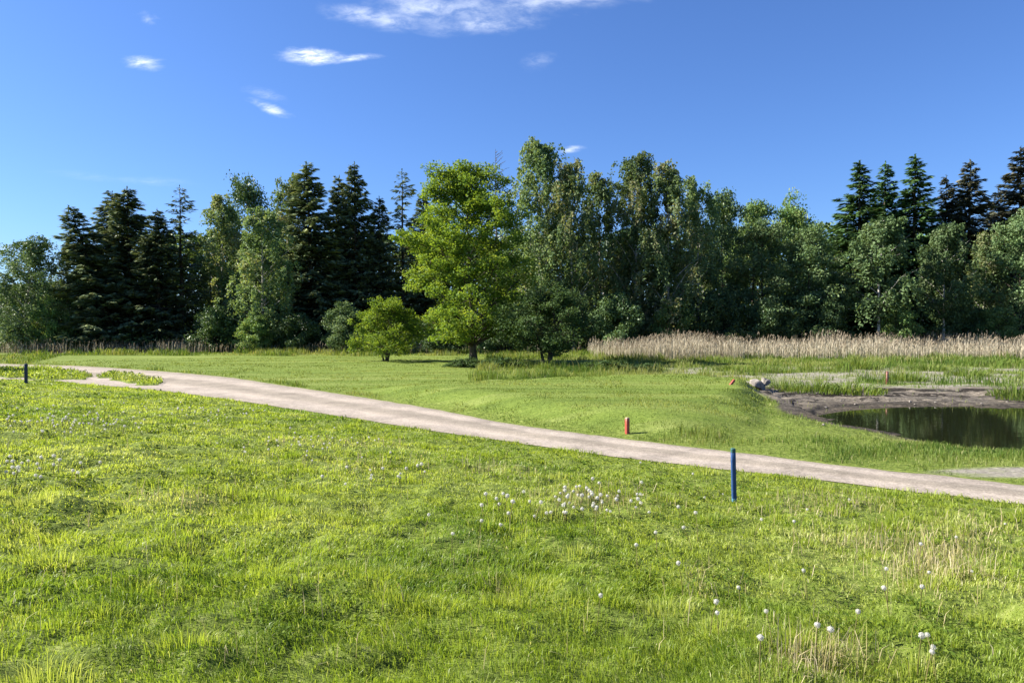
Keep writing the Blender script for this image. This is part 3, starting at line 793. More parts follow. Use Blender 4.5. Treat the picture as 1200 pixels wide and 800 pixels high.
def spruce_tree(seed, H, Rm, zb=.6, step=.42, per=6, dens=24, droop=.28, mat='spruce', gap=.0, taper=.8, r0=.19, top_lean=0, ls=.5):
    r = np.random.default_rng(seed)
    W = Bag()
    P = wiggle([0, 0, -.1], [top_lean, r.normal(0, .1), H], 14, .03, r)
    rr = r0 * (1 - .97 * np.linspace(0, 1, 14)); rr[0] *= 1.3
    W.add(*tube(P, rr, 7))
    Ps = []; Us = []; Ns = []; Ls = []; Ts = []
    z = zb
    while z < H - .25:
        t = (z - zb) / (H - zb)
        for j in range(per):
            if r.random() < gap: continue
            az = r.random() * 2 * PI
            Lb = (Rm * (1 - t) ** taper * r.uniform(.62, 1.15) + .18)
            if r.random() < .06: Lb *= 1.3
            zz = z + r.uniform(-.5, .5) * step
            st = np.array([np.interp(zz, P[:, 2], P[:, 0]), np.interp(zz, P[:, 2], P[:, 1]), zz])
            d = np.array([math.cos(az), math.sin(az), 0]); sd = np.array([-d[1], d[0], 0])
            dr = droop * (1 - t) * r.uniform(.6, 1.4) - .55 * t ** 2
            f = lambda k: st + d * (Lb * k)[:, None] + np.array([0, 0, 1]) * (Lb * (-dr * k * 1.3 + .35 * dr * k ** 3 + .10 * k ** 3))[:, None]
            if Lb > .5:
                W.add(*tube(f(np.linspace(0, .95, 4)), np.linspace(.018 + .012 * Lb, .006, 4), 3))
            n = int(5 + dens * Lb)
            k = np.clip(r.random(n) ** .65, .06, 1) * (1 if Lb < 1 else .97) + .03
            wd = (.30 * Lb * np.clip(1 - k, 0, 1) ** .8 * np.minimum(1, k * 3) + .07)
            sv = r.uniform(-1, 1, n)
            pts = f(k) + sd * (sv * wd)[:, None] + np.array([0, 0, -1]) * (np.abs(sv) * wd * r.uniform(.2, 1.0, n) + r.uniform(-.03, .18, n) * min(1, Lb))[:, None]
            Ps.append(pts)
            Us.append(d * .8 + sd * (sv * .8)[:, None] + np.array([0, 0, -1]) * r.uniform(-.15, .75, n)[:, None])
            Ns.append(np.array([0, 0, 1]) + r.normal(0, .45, (n, 3)))
            Ls.append(r.uniform(.6, 1.15, n) * ls * (.45 + .55 * min(1, Lb)))
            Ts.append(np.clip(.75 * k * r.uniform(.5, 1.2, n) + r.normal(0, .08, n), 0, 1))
        z += step * (1 - .45 * t)
    n = 14
    pts = np.stack([np.full(n, P[-1][0]), np.full(n, P[-1][1]), np.linspace(H - .7, H + .1, n)], -1)
    Ps.append(pts); Us.append(np.array([0, 0, 1]) + r.normal(0, .5, (n, 3))); Ns.append(r.normal(0, 1, (n, 3))); Ls.append(np.full(n, .25)); Ts.append(np.full(n, .6))
    Pn, U, Nn, L_, T = [np.concatenate(q) for q in (Ps, Us, Ns, Ls, Ts)]
    V, F = cards(Pn, U, Nn, L_, L_ * .34, .1)
    crown = mesh_np('crown', V, F, [M[mat]], {'tint': np.repeat(T, 4)})
    tv, tf = W.arrays()
    return mesh_np('trunk', tv, tf, [M['bark']], None, True), crown

def dead_tree(seed, H):
    r = np.random.default_rng(seed)
    W = Bag()
    P = wiggle([0, 0, -.1], [.2, 0, H], 14, .03, r)
    W.add(*tube(P, .16 * (1 - .93 * np.linspace(0, 1, 14)), 7))
    B = Bag()
    for z in np.arange(H * .45, H * .99, .22):
        t = z / H
        az = r.random() * 2 * PI; Lb = 2.6 * (1 - t) ** .6 * r.uniform(.5, 1.1) + .2
        st = np.array([.2 * t, 0, z]); d = np.array([math.cos(az), math.sin(az), .35])
        k = np.linspace(0, 1, 5)[:, None]
        Q = st + d * Lb * k + np.array([0, 0, .25]) * k ** 2 * Lb + r.normal(0, .04, (5, 3)) * k
        B.add(*tube(Q, np.linspace(.035, .012, 5), 4))
        for q in range(4):
            b = Q[r.integers(1, 5)]
            B.add(*tube(np.array([b, b + np.array([d[0] + r.normal(0, .6), d[1] + r.normal(0, .6), r.uniform(.1, .6)]) * .28 * Lb]), [.016, .008], 3))
    tv, tf = W.arrays(); bv, bf = B.arrays()
    return mesh_np('trunk', tv, tf, [M['deadwood']], None, True), mesh_np('branches', bv, bf, [M['deadwood']], None, True)

ROUND = ((0, .62), (.15, .9), (.35, 1), (.6, .9), (.8, .65), (.93, .36), (1, .1))
OAK = ((0, .78), (.12, .98), (.3, 1.0), (.5, .97), (.65, .84), (.8, .66), (.9, .48), (.97, .28), (1, .1))
SHRUB = ((0, .85), (.2, 1), (.5, .95), (.75, .7), (.92, .35), (1, .1))

proto = {}
def P_(key, fn, H, W): proto[key] = (fn, H, W)
SP_H, BI_H, BR_H = 17., 16., 12.
for k in range(4):
    P_(f'spruce{k}', spruce_tree(200 + k, SP_H, (2.9, 3.3, 2.5, 3.0)[k], droop=(.25, .35, .2, .4)[k]), SP_H, (2.9, 3.3, 2.5, 3.0)[k])
P_('spruce_sparse', spruce_tree(210, SP_H, 2.7, zb=2.2, per=4, dens=13, gap=.25, droop=.1, step=.6), SP_H, 2.7)
P_('spruce_lean', spruce_tree(211, SP_H, 2.6, droop=-.30, per=6, gap=.1, top_lean=-2.5), SP_H, 2.6)
for k in range(2): P_(f'spruce_green{k}', spruce_tree(220 + k, SP_H, 3.0, droop=.32, mat='spruce_green', taper=1.0, per=6, gap=.03), SP_H, 3.0)
for k in range(2): P_(f'spruce_brown{k}', spruce_tree(230 + k, SP_H, 3.2, droop=.45, mat='spruce_brown', taper=.92, per=6, gap=.08), SP_H, 3.2)
for k in range(5):
    P_(f'birch{k}', birch_tree(240 + k, BI_H, 3.0, (2.5, 3.0, 2.0, 3.5, 2.2)[k], lean=(.3, -.4, .6, 0, -.2)[k]), BI_H, 3.0)
P_('birch_tall', birch_tree(250, 18, 3.4, 3.0, nl=42, per=13), 18, 3.4)
P_('birch_pale', birch_tree(251, 12, 2.5, 4.6, nl=26, per=12, n_leaf=36, hang=(.9, 2.4), mat='willow', r0=.11), 12, 2.5)
P_('birch_airy', birch_tree(252, 10, 2.8, 1.2, nl=44, per=14, n_leaf=36, hang=(.5, 1.4), mat='willow', r0=.09, ls=(.10, .18)), 10, 2.8)
for k in range(3):
    P_(f'broad{k}', broad_tree(260 + k, BR_H, ROUND, 3.6, 1.6, nlimb=30, nsub=6, leaves=52, rc=.75, mat='broad'), BR_H, 3.6)
for k in range(2):
    P_(f'willow{k}', broad_tree(265 + k, BR_H, ROUND, 3.8, 1.4, nlimb=32, nsub=6, leaves=50, rc=.72, mat='willow'), BR_H, 3.8)
for k in range(2):
    P_(f'dark{k}', broad_tree(270 + k, BR_H, ROUND, 3.6, 1.0, nlimb=30, nsub=6, leaves=55, rc=.8, mat='broad_dark'), BR_H, 3.6)
P_('oak', broad_tree(281, 14.0, OAK, 4.35, 1.6, nlimb=72, nsub=9, leaves=80, lean=-.55, rc=.52, ls=(.11, .185), mat='oak', bark='bark_oak', r0=.2, lift=.75, fill=.3), 14.0, 4.35)
P_('small', broad_tree(282, 4.8, SHRUB, 2.55, .7, nlimb=30, nsub=6, leaves=60, rc=.42, ls=(.09, .16), mat='oak', bark='bark_oak', stems=4, r0=.07, spread=.3), 4.8, 2.55)
P_('hawthorn', broad_tree(283, 5.2, SHRUB, 2.75, 1.15, nlimb=40, nsub=7, leaves=70, rc=.45, ls=(.08, .15), mat='hawthorn', bark='bark_oak', stems=3, r0=.11, spread=.3), 5.2, 2.75)
P_('shrub_grey', broad_tree(284, 4.0, SHRUB, 2.2, .3, nlimb=26, nsub=6, leaves=70, rc=.5, ls=(.12, .2), mat='willow', stems=4, r0=.05), 4.0, 2.2)
P_('shrub_dark', broad_tree(285, 4.0, SHRUB, 2.4, .2, nlimb=26, nsub=6, leaves=70, rc=.55, ls=(.12, .22), mat='broad_dark', stems=4, r0=.05), 4.0, 2.4)
P_('shrub_green', broad_tree(286, 4.0, SHRUB, 2.3, .2, nlimb=26, nsub=6, leaves=70, rc=.5, ls=(.12, .2), mat='broad', stems=4, r0=.05), 4.0, 2.3)
P_('low_bush', broad_tree(287, 1.0, SHRUB, 1.3, .05, nlimb=24, nsub=5, leaves=26, rc=.25, ls=(.09, .16), mat='hawthorn', stems=5, r0=.02), 1.0, 1.3)
P_('dead', dead_tree(290, 17), 17, 2.5)

def place(kind, px, ytop, D, name, label, cat='tree', wpx=None, rz=None, group=None, base=None):
    (tm, cm), H, W = proto[kind]
    if base is not None: p = at(*base); D = p.y
    else: p = Vector(((px - 600) / FPX * D, D, 0)); p.z = float(ground(np.array([p.x]), np.array([D]))[0])
    h = CAM_Z + (380 - ytop) / FPX * D - p.z
    sz = h / H
    if wpx is not None and base is None and name != 'shrub': wpx *= 1.45 if 'spruce' in kind else 1.3 if 'birch' in kind else 1.12
    sx = sz if wpx is None else (wpx / 2 / FPX * D) / W
    o = root(name, p, label, cat, group, rng.random() * 2 * PI if rz is None else rz, (sx, sx, sz))
    link('trunk', tm, o); link('branches' if kind == 'dead' else 'crown', cm, o)
    return o

WG = 'trees along the edge of the wood'
# the three trees standing free on the grass
place('oak', 547, 196, 0, 'oak_tree', 'tall bright yellow-green oak with thick trunk standing free in front of the wood', base=(555, 424), wpx=180, rz=0)
place('small', 437, 350, 0, 'small_tree', 'small light green multi-stemmed tree just left of the bright oak', base=(452, 423), wpx=88, rz=1.0)
place('hawthorn', 640, 338, 0, 'hawthorn_tree', 'low dark spreading tree with forked stems just right of the bright oak', base=(641, 429), wpx=118, rz=2.0)
place('broad1', -196, 240, 41, 'broadleaf_tree', 'green broadleaf tree left of the dark blue stake, shading the end of the track')
# left part of the wood
T = [
 ('birch_airy', 30, 280, 71, 'birch_tree', 'airy grey-green tree at the far left end of the wood', 100),
 ('birch4', 97, 284, 73, 'birch_tree', 'drooping birch between the airy end tree and the dark conifers', 66),
 ('spruce_lean', 140, 243, 72, 'spruce_tree', 'dark leaning conifer with upswept boughs, first of the conifers beside the drooping birch', 80),
 ('spruce0', 133, 226, 77, 'spruce_tree', 'dark pointed conifer just behind the leaning conifer', 82),
 ('spruce1', 155, 221, 74, 'spruce_tree', 'tallest dark conifer of the left clump, with low skirts', 92),
 ('spruce3', 186, 246, 72, 'spruce_tree', 'shorter dark conifer between the tallest and the sparse one of the left clump', 72),
 ('spruce_sparse', 214, 219, 73, 'spruce_tree', 'sparse dark conifer showing sky between its boughs', 70),
 ('birch0', 262, 232, 76, 'birch_tree', 'olive birch immediately right of the sparse conifer', 70),
 ('dark0', 290, 208, 82, 'broadleaf_tree', 'dark rounded crown rising behind the olive birches', 70),
 ('birch1', 308, 245, 70, 'birch_tree', 'pale weeping birch in front, with visible slim trunk, left of the middle conifers', 76),
 ('birch3', 336, 206, 76, 'birch_tree', 'tall narrow birch touching the left side of the middle conifers', 54),
 ('spruce2', 368, 193, 75, 'spruce_tree', 'broad dark conifer, leftmost of the middle conifers', 86),
 ('spruce0', 398, 208, 77, 'spruce_tree', 'dark conifer wedged between the broad one and the tallest middle one', 60),
 ('spruce1', 418, 192, 76, 'spruce_tree', 'tall dark conifer with the highest spire of the middle group', 72),
 ('spruce3', 445, 232, 76, 'spruce_tree', 'short dark conifer in the notch beside the spired one', 58),
 ('spruce_sparse', 473, 200, 77, 'spruce_tree', 'layered dark conifer with open horizontal boughs just left of the oak', 66),
 ('spruce2', 500, 226, 79, 'spruce_tree', 'dark conifer half hidden behind the left side of the oak', 60),
 ('dead', 584, 176, 68, 'dead_tree', 'bare dead treetop poking out above the oak', 64),
 ('birch_tall', 632, 164, 70, 'birch_tree', 'highest birch of the wood, rising right behind the oak', 84),
 ('birch2', 672, 186, 68, 'birch_tree', 'birch with pale hanging boughs on the right shoulder of the highest birch', 72),
 ('birch0', 706, 205, 73, 'birch_tree', 'lower birch filling the dip between the two tallest birch groups', 70),
 ('birch_tall', 745, 181, 70, 'birch_tree', 'tall weeping birch with grey-green streamers, left one of the right-hand birch pair', 78),
 ('birch4', 782, 192, 69, 'birch_tree', 'tall weeping birch with leaning pale stem, right one of the right-hand birch pair', 80),
 ('birch3', 818, 212, 72, 'birch_tree', 'darker birch sloping down from the weeping pair', 62),
 ('dark1', 848, 224, 74, 'broadleaf_tree', 'dark blue-green rounded tree between the birches and the pale round crowns', 70),
 ('broad0', 882, 236, 77, 'broadleaf_tree', 'green broadleaf with tufted top behind the pale round crowns', 78),
 ('willow0', 893, 262, 69, 'broadleaf_tree', 'pale olive round crown, left of the two bulging over the reeds', 92),
 ('broad1', 928, 234, 78, 'broadleaf_tree', 'feathery green top rising behind the gap of the round crowns', 70),
 ('willow1', 948, 268, 68, 'broadleaf_tree', 'pale olive round crown, right of the two, next to the green conifers', 96),
 ('spruce_green0', 1003, 190, 74, 'spruce_tree', 'green conifer with blunt top, first of the right conifer trio', 100),
 ('spruce_green1', 1034, 192, 76, 'spruce_tree', 'green conifer in the middle of the right trio', 84),
 ('spruce_green0', 1067, 183, 74, 'spruce_tree', 'green conifer with tallest point of the right trio', 98),
 ('birch_pale', 1030, 254, 65, 'birch_tree', 'pale birch with white trunk standing in front of the right conifer trio', 74),
 ('spruce_brown0', 1106, 207, 75, 'spruce_tree', 'shaggy dark conifer just right of the trio, behind thin birches', 72),
 ('spruce_brown1', 1135, 190, 74, 'spruce_tree', 'brownish shaggy conifer with drooping boughs near the right edge', 90),
 ('spruce_brown0', 1168, 222, 77, 'spruce_tree', 'low brownish conifer in the gap before the tallest brown one', 76),
 ('spruce_brown1', 1194, 174, 74, 'spruce_tree', 'tallest brownish conifer cut by the right edge of the picture', 96),
 ('birch_pale', 1106, 262, 66, 'birch_tree', 'thin pale birch in front of the shaggy dark conifer', 58),
 ('birch2', 1150, 272, 68, 'birch_tree', 'small grey-green birch between the thin birch and the edge birch', 52),
 ('willow0', 1196, 250, 66, 'broadleaf_tree', 'grey-green leafy tree at the right edge below the brown conifer', 86),
 ('shrub_grey', 404, 358, 66, 'shrub', 'rounded grey-green shrub at the wood edge left of the small light tree', 58),
 ('shrub_green', 300, 372, 68, 'shrub', 'green shrub under the pale weeping birch', 54),
 ('shrub_dark', 252, 362, 69, 'shrub', 'dark shrub under the olive birch beside the sparse conifer', 60),
 ('shrub_green', 62, 352, 70, 'shrub', 'light green shrub under the airy end tree', 50),
 ('shrub_dark', 350, 370, 68, 'shrub', 'dark shrub at the foot of the broad middle conifer', 58),
 ('shrub_dark', 520, 362, 66, 'shrub', 'dark shrub behind the oak trunk on its left', 60),
 ('shrub_dark', 590, 356, 66, 'shrub', 'dark shrub between the oak trunk and the hawthorn', 66),
 ('shrub_dark', 722, 348, 66, 'shrub', 'dark shrub beside the hawthorn at the start of the reeds', 70),
 ('shrub_green', 790, 352, 67, 'shrub', 'shaded green shrub under the weeping birch pair', 66),
 ('shrub_dark', 842, 345, 67, 'shrub', 'dark shrub below the dark blue-green rounded tree', 66),
 ('shrub_dark', 900, 352, 66, 'shrub', 'dark shrub below the left pale round crown', 66),
 ('shrub_dark', 968, 350, 66, 'shrub', 'dark shrub left of the white birch trunk', 62),
 ('shrub_green', 1052, 358, 65, 'shrub', 'green shrub at the foot of the white birch', 56),
 ('shrub_dark', 1120, 350, 67, 'shrub', 'dark shrub under the thin pale birch', 64),
 ('shrub_green', 1162, 362, 66, 'shrub', 'green shrub under the small grey-green birch', 56),
]
for kind, px, yt, D, name, label, w in T:
    place(kind, px, yt, D, name, label, 'shrub' if name == 'shrub' else 'tree', w, rz=0 if kind == 'spruce_lean' else None, group='shrubs under the wood edge' if name == 'shrub' else WG)

for (bx, by, wp, yt, lab) in [(548, 430, 44, 421, 'low dark bush at the foot of the oak, on its left'), (582, 432, 52, 421, 'low dark bush at the foot of the oak, on its right'),
                              (712, 435, 56, 424, 'low dark bush in the grass right of the hawthorn'), (757, 436, 46, 427, 'low dark bush nearest the reeds beyond the hawthorn')]:
    place('low_bush', bx, yt, 0, 'low_bush', lab, 'bush', wp, base=(bx, by), group='low bushes on the grass')

def tussock_mesh(seed, n, rad, hh):
    r = np.random.default_rng(seed)
    ra = np.sqrt(r.random(n)); th = r.random(n) * 2 * PI
    V, F, T = blades(rad * ra * np.cos(th), rad * ra * np.sin(th), np.full(n, -.03), hh * r.uniform(.5, 1.15, n) * (1.1 - .55 * ra), r.uniform(.014, .03, n), np.clip(.1 + .5 * ra + r.normal(0, .12, n), 0, .9), th + r.normal(0, .5, n), np.clip(r.normal(.5, .2, n), 0, .85))
    return mesh_np('grass_tussock', V, F, [M['rough']], {'tint': T})
tm_ = [tussock_mesh(400 + k, 520, .85, .62) for k in range(3)]
for k, (px, py, sx_, sz_, lab) in enumerate([(955, 458, 1.5, .9, 'large bright tussock right of the boulder, above the mud bank'), (995, 459, 1.7, .9, 'broad bright tussock in front of the thin red stake, to its left'),
        (922, 458, 1.0, .8, 'bright tussock close to the right side of the boulder'), (1005, 432, 1.6, 1.4, 'tall dark green tussock at the foot of the reeds'), (1060, 446, 1.1, .9, 'tussock just right of the thin red stake'),
        (1192, 466, 1.2, 1.15, 'tall leafy tussock at the right edge by the pond'), (1135, 440, 1.3, .8, 'low tussock on the bare ground between the thin stake and the right edge'), (1088, 434, 1.4, .9, 'tussock near the reeds, right of the dark green one'),
        (905, 436, 1.3, .7, 'low tussock behind the boulder'), (1165, 428, 1.7, .8, 'wide tussock near the reeds towards the right edge'), (860, 434, 1.4, .7, 'low tussock behind the leaning red stake')]):
    o = link('grass_tussock', tm_[k % 3]); o.location = at(px, py); o.scale = (sx_, sx_, sz_); o.rotation_euler = (0, 0, k * 1.7)
    tag(o, lab, 'grass tussock', 'tussocks on the ground behind the pond')

# woodland behind, reading as one dark mass
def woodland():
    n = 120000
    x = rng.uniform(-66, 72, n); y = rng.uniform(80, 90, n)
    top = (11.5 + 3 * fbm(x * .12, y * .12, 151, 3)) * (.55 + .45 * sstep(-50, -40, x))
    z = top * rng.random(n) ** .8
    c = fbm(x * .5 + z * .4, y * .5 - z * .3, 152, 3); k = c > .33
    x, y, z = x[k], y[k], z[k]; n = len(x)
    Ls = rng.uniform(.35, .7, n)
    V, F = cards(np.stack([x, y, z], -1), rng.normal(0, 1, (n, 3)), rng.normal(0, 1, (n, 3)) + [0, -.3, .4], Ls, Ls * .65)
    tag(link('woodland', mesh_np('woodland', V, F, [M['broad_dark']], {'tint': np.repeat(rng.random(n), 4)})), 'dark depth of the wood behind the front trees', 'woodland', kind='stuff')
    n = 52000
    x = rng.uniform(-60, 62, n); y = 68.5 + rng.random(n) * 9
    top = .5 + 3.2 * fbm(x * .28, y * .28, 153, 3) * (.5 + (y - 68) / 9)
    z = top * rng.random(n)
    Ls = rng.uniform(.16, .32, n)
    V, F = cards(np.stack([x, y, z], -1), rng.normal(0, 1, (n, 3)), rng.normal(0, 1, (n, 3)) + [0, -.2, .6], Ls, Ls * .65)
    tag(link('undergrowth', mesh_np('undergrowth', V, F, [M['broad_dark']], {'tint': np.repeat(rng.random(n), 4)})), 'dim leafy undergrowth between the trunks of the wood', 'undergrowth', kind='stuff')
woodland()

# ------------------------------------------------------------------ stakes
def square_post(w, h, bev=.008, taper=1.0, seg=7):
    """chamfered square post with slightly weathered section; returns V, F"""
    b = bev; s = w / 2
    prof = [(-s + b, -s), (s - b, -s), (s, -s + b), (s, s - b), (s - b, s), (-s + b, s), (-s, s - b), (-s, -s + b)]
    zs = list(np.linspace(0, h - b, seg)) + [h]
    V = []; 
    for i, z in enumerate(zs):
        k = 1 + (taper - 1) * z / h
        if i == len(zs) - 1: k *= (s - b) / s
        V += [(x * k, y * k, z) for x, y in prof]
    F = []
    for i in range(len(zs) - 1):
        for j in range(8): F.append((i * 8 + j, i * 8 + (j + 1) % 8, (i + 1) * 8 + (j + 1) % 8, (i + 1) * 8 + j))
    c = len(V); V.append((0, 0, h + .002)); t = (len(zs) - 1) * 8
    for j in range(0, 8, 2): F.append((t + j, t + (j + 1) % 8, t + (j + 2) % 8, c))
    return np.array(V, float), np.array(F)

M['blue_paint'] = paint_mat('blue_paint', (.005, .042, .15), (.06, .10, .16), .60)
M['green_cap'] = paint_mat('green_cap', (.012, .075, .075), (.05, .09, .07), .6)
M['red_paint'] = paint_mat('red_paint', (.30, .045, .025), (.28, .14, .09), .56)
M['dull_red'] = paint_mat('dull_red', (.16, .042, .028), (.20, .13, .09), .5)
M['old_wood'] = paint_mat('old_wood', (.33, .20, .12), (.45, .33, .22), .5)
M['dark_paint'] = paint_mat('dark_paint', (.012, .025, .055), (.04, .05, .06), .62)
M['pale_foot'] = paint_mat('pale_foot', (.05, .16, .24), (.12, .2, .2), .6)

def stake(name, base_px, top_y, w_px, label, mat, capmat, cap_h, tilt=(0, 0), footmat=None, rz=.3):
    p = at(*base_px)
    w = w_px / FPX * p.y; h = (base_px[1] - top_y) / FPX * p.y
    o = root(name, p - Vector((0, 0, .05)), label, 'stake', 'painted stakes on the golf course')
    o.rotation_euler = (tilt[0], tilt[1], rz); h += .05
    foot = .11 if footmat else 0
    V, F = square_post(w, h - cap_h - foot, .004); V[:, 2] += foot
    link('shaft', mesh_np('shaft', V, F, [M[mat]]), o)
    V, F = square_post(w * 1.03, cap_h + .004, min(.012, w * .15)); V[:, 2] += h - cap_h
    link('cap', mesh_np('cap', V, F, [M[capmat]]), o)
    if footmat:
        V, F = square_post(w * .97, foot + .004, .004); link('foot', mesh_np('foot', V, F, [M[footmat]]), o)
    return o

stake('blue_stake', (860.5, 588.5), 524.5, 4.9, 'tall blue stake with dark top at the near edge of the gravel track', 'blue_paint', 'green_cap', .055, (0, R(-1.6)), 'pale_foot', .0)
stake('red_stake', (735, 508), 489, 4.2, 'short red stake in the mown grass beyond the track, below the tee', 'red_paint', 'old_wood', .02, (0, 0), None, .55)
stake('dark_stake', (30.5, 450), 426, 3.0, 'dark blue stake at the far left beside the end of the track', 'dark_paint', 'dark_paint', .06, (0, R(.5)))
stake('red_stake', (1039.5, 450), 435, 2.2, 'thin weathered red stake in the tall grass behind the pond', 'dull_red', 'dull_red', .05, (0, R(1)))
stake('red_stake', (855, 450.5), 442.5, 2.6, 'short red stake leaning steeply beside the pale boulder', 'red_paint', 'red_paint', .03, (0, R(42)))

# ------------------------------------------------------------------ boulder, slab and stones
def rock_mat(name, a, b, dark):
    m, nt, N, L = new_mat(name)
    tc = N.new('ShaderNodeTexCoord')
    n1 = N.new('ShaderNodeTexNoise'); n1.inputs['Scale'].default_value = 7; n1.inputs['Detail'].default_value = 8; n1.inputs['Roughness'].default_value = .7
    L.new(tc.outputs['Object'], n1.inputs['Vector'])
    r = ramp(N, [(.3, dark), (.45, a), (.7, b)]); L.new(n1.outputs['Fac'], r.inputs[0])
    bs = N.new('ShaderNodeBsdfPrincipled'); bs.inputs['Roughness'].default_value = .9
    L.new(r.outputs[0], bs.inputs['Base Color'])
    bp = N.new('ShaderNodeBump'); bp.inputs['Strength'].default_value = .6; bp.inputs['Distance'].default_value = .04
    L.new(n1.outputs['Fac'], bp.inputs['Height']); L.new(bp.outputs[0], bs.inputs['Normal'])
    out = N.new('ShaderNodeOutputMaterial'); L.new(bs.outputs[0], out.inputs[0])
    return m
M['rock'] = rock_mat('rock', (.19, .17, .145), (.31, .28, .245), (.075, .066, .055))

def rock_mesh(name, seed, size, cuts=9):
    import bmesh
    r = np.random.default_rng(seed)
    bm = bmesh.new(); bmesh.ops.create_icosphere(bm, subdivisions=4, radius=1)
    planes = [(unit(r.normal(0, 1, 3)), r.uniform(.42, .78)) for _ in range(cuts + 5)]
    for v in bm.verts:
        p = np.array(v.co)
        for nrm, d in planes:
            k = p @ nrm
            if k > d: p = p - nrm * (k - d) * .985
        p = p * (1 + .05 * math.sin(5 * p[0] + 3 * p[2]) + .03 * math.sin(11 * p[1] + seed))
        v.co = Vector(p * np.array(size))
    me = bpy.data.meshes.new(name); bm.to_mesh(me); bm.free(); me.materials.append(M['rock'])
    return me

p = at(888, 456.5)
s = p.y / FPX
b = link('boulder', rock_mesh('boulder', 3, (12 * s, 10 * s, 9.5 * s))); b.location = p + Vector((0, 0, 5 * s)); b.rotation_euler = (0, .25, .3)
tag(b, 'pale grey angular boulder lying beyond the tee near the pond', 'boulder')
b = link('stone_slab', rock_mesh('stone_slab', 8, (6.2 * s, 6.5 * s, 9.5 * s), 9)); b.location = p + Vector((8.5 * s, .05, 8.0 * s)); b.rotation_euler = (.1, .45, .9)
tag(b, 'upright pale slab leaning on the right side of the boulder', 'stone')

stone_me = [rock_mesh('stone', 20 + k, (.10, .075, .045)) for k in range(3)]
lab = 'small pale stone on the dark mud bank of the pond'
for px, py, sc_ in [(968, 478, .8), (1002, 474, .6), (1066, 471, .8), (1072, 474, .5), (965, 498.5, .8), (957, 461, .4), (1096, 472, .7), (1128, 470, .5), (985, 470, .5), (1150, 474, .7), (1020, 466, .5), (1180, 471, .6)]:
    q = at(px, py); o = link('stone', stone_me[len(bpy.data.objects) % 3]); o.location = q + Vector((0, 0, .03 * sc_)); o.scale = (sc_,) * 3; o.rotation_euler = (0, 0, rng.random() * 6)
    tag(o, lab, 'stone', 'pale stones on the muddy pond bank')

# ------------------------------------------------------------------ dandelion clocks
M['fluff'] = leaf_mat('fluff', [(0, (.54, .53, .48)), (1, (.78, .77, .72))], .45, (1, 1, 1), .05, .8, 0)
M['stem'] = leaf_mat('stem', [(0, (.13, .14, .035)), (1, (.24, .20, .09))], .2, (1, 1, .6), .1, .5, .2)

def dandelion_meshes(seed):
    r = np.random.default_rng(seed)
    h = r.uniform(.17, .26); az = r.random() * 6
    k = np.linspace(0, 1, 6)[:, None]
    Q = np.array([0, 0, h]) * k + np.array([math.cos(az), math.sin(az), 0]) * k ** 2 * h * r.uniform(.05, .3)
    sv, sf = tube(Q, np.linspace(.0032, .0024, 6), 5)
    stem = mesh_np('stem', sv, sf, [M['stem']], {'tint': np.full(len(sv), r.random())}, True)
    n = (118, 100, 84, 48, 110)[seed % 5]
    i = np.arange(n) + .5
    ph = np.arccos(1 - 2 * i / n); th = PI * (1 + 5 ** .5) * i
    D = np.stack([np.cos(th) * np.sin(ph), np.sin(th) * np.sin(ph), np.cos(ph)], -1)
    Rr = .0148 * r.uniform(.72, 1.08, n)
    c0 = Q[-1] + [0, 0, .004]
    S = unit(np.cross(D, r.normal(0, 1, (n, 3)))); S2 = np.cross(D, S)
    # each seed: thin stalk widening to a small parasol of hairs
    tip = c0 + D * Rr[:, None]
    w = .0040
    V1, F1 = cards(tip, S, D, np.full(n, w * 1.6), np.full(n, w), .25)
    V2, F2 = cards(c0 + D * (Rr * .6)[:, None], D, S, Rr * .85, np.full(n, .0022), 0)
    V = np.concatenate([V1, V2]); F = np.concatenate([F1, F2 + len(V1)])
    head = mesh_np('seed_head', V, F, [M['fluff']], {'tint': np.repeat(r.random(len(V) // 4), 4)})
    return stem, head
dm = [dandelion_meshes(300 + k) for k in range(5)]

def dandelions(spots, label, cat_group, size=1.0):
    for q in at_many(spots):
        q = Vector(q)
        if float(line_dist(np.array([q.x]), np.array([q.y]), NL)[0]) < .1: continue
        st, hd = dm[rng.integers(0, 5)]
        k = rng.uniform(.8, 1.2) * size
        q.z -= (.02 + .16 * (size - 1) / .32) * rng.uniform(.6, 1.0)
        o = root('dandelion', q, label, 'dandelion', cat_group, rng.random() * 6, (k, k, k))
        link('stem', st, o); link('seed_head', hd, o)

def cluster(cx, cy, sx, sy, n):
    return [(cx + sx * rng.normal(0, .55), cy + sy * rng.normal(0, .55)) for _ in range(n)]
DG = 'dandelion clocks in the grass'
dandelions(cluster(680, 600, 88, 17, 62) + [(597, 612), (600, 616)], 'white dandelion clock in the dense patch left of the blue stake', DG, 1.32)
dandelions(cluster(35, 558, 58, 13, 26), 'white dandelion clock in the patch at the left edge of the slope', DG, 1.32)
dandelions(cluster(85, 503, 85, 12, 70), 'white dandelion clock scattered below the dark blue stake', DG, 1.32)
dandelions(cluster(215, 490, 90, 10, 40), 'white dandelion clock in the strip of flowers below the grass islands', DG, 1.32)
dandelions(cluster(350, 525, 85, 14, 36), 'white dandelion clock in the thin scatter below the bend of the track', DG, 1.32)
dandelions(cluster(455, 568, 60, 10, 14), 'white dandelion clock in the small row on the middle slope', DG, 1.32)
dandelions([(697, 625), (529, 660), (497, 637), (747, 672), (700, 738), (630, 628), (560, 640)], 'single white dandelion clock low on the middle slope', DG)
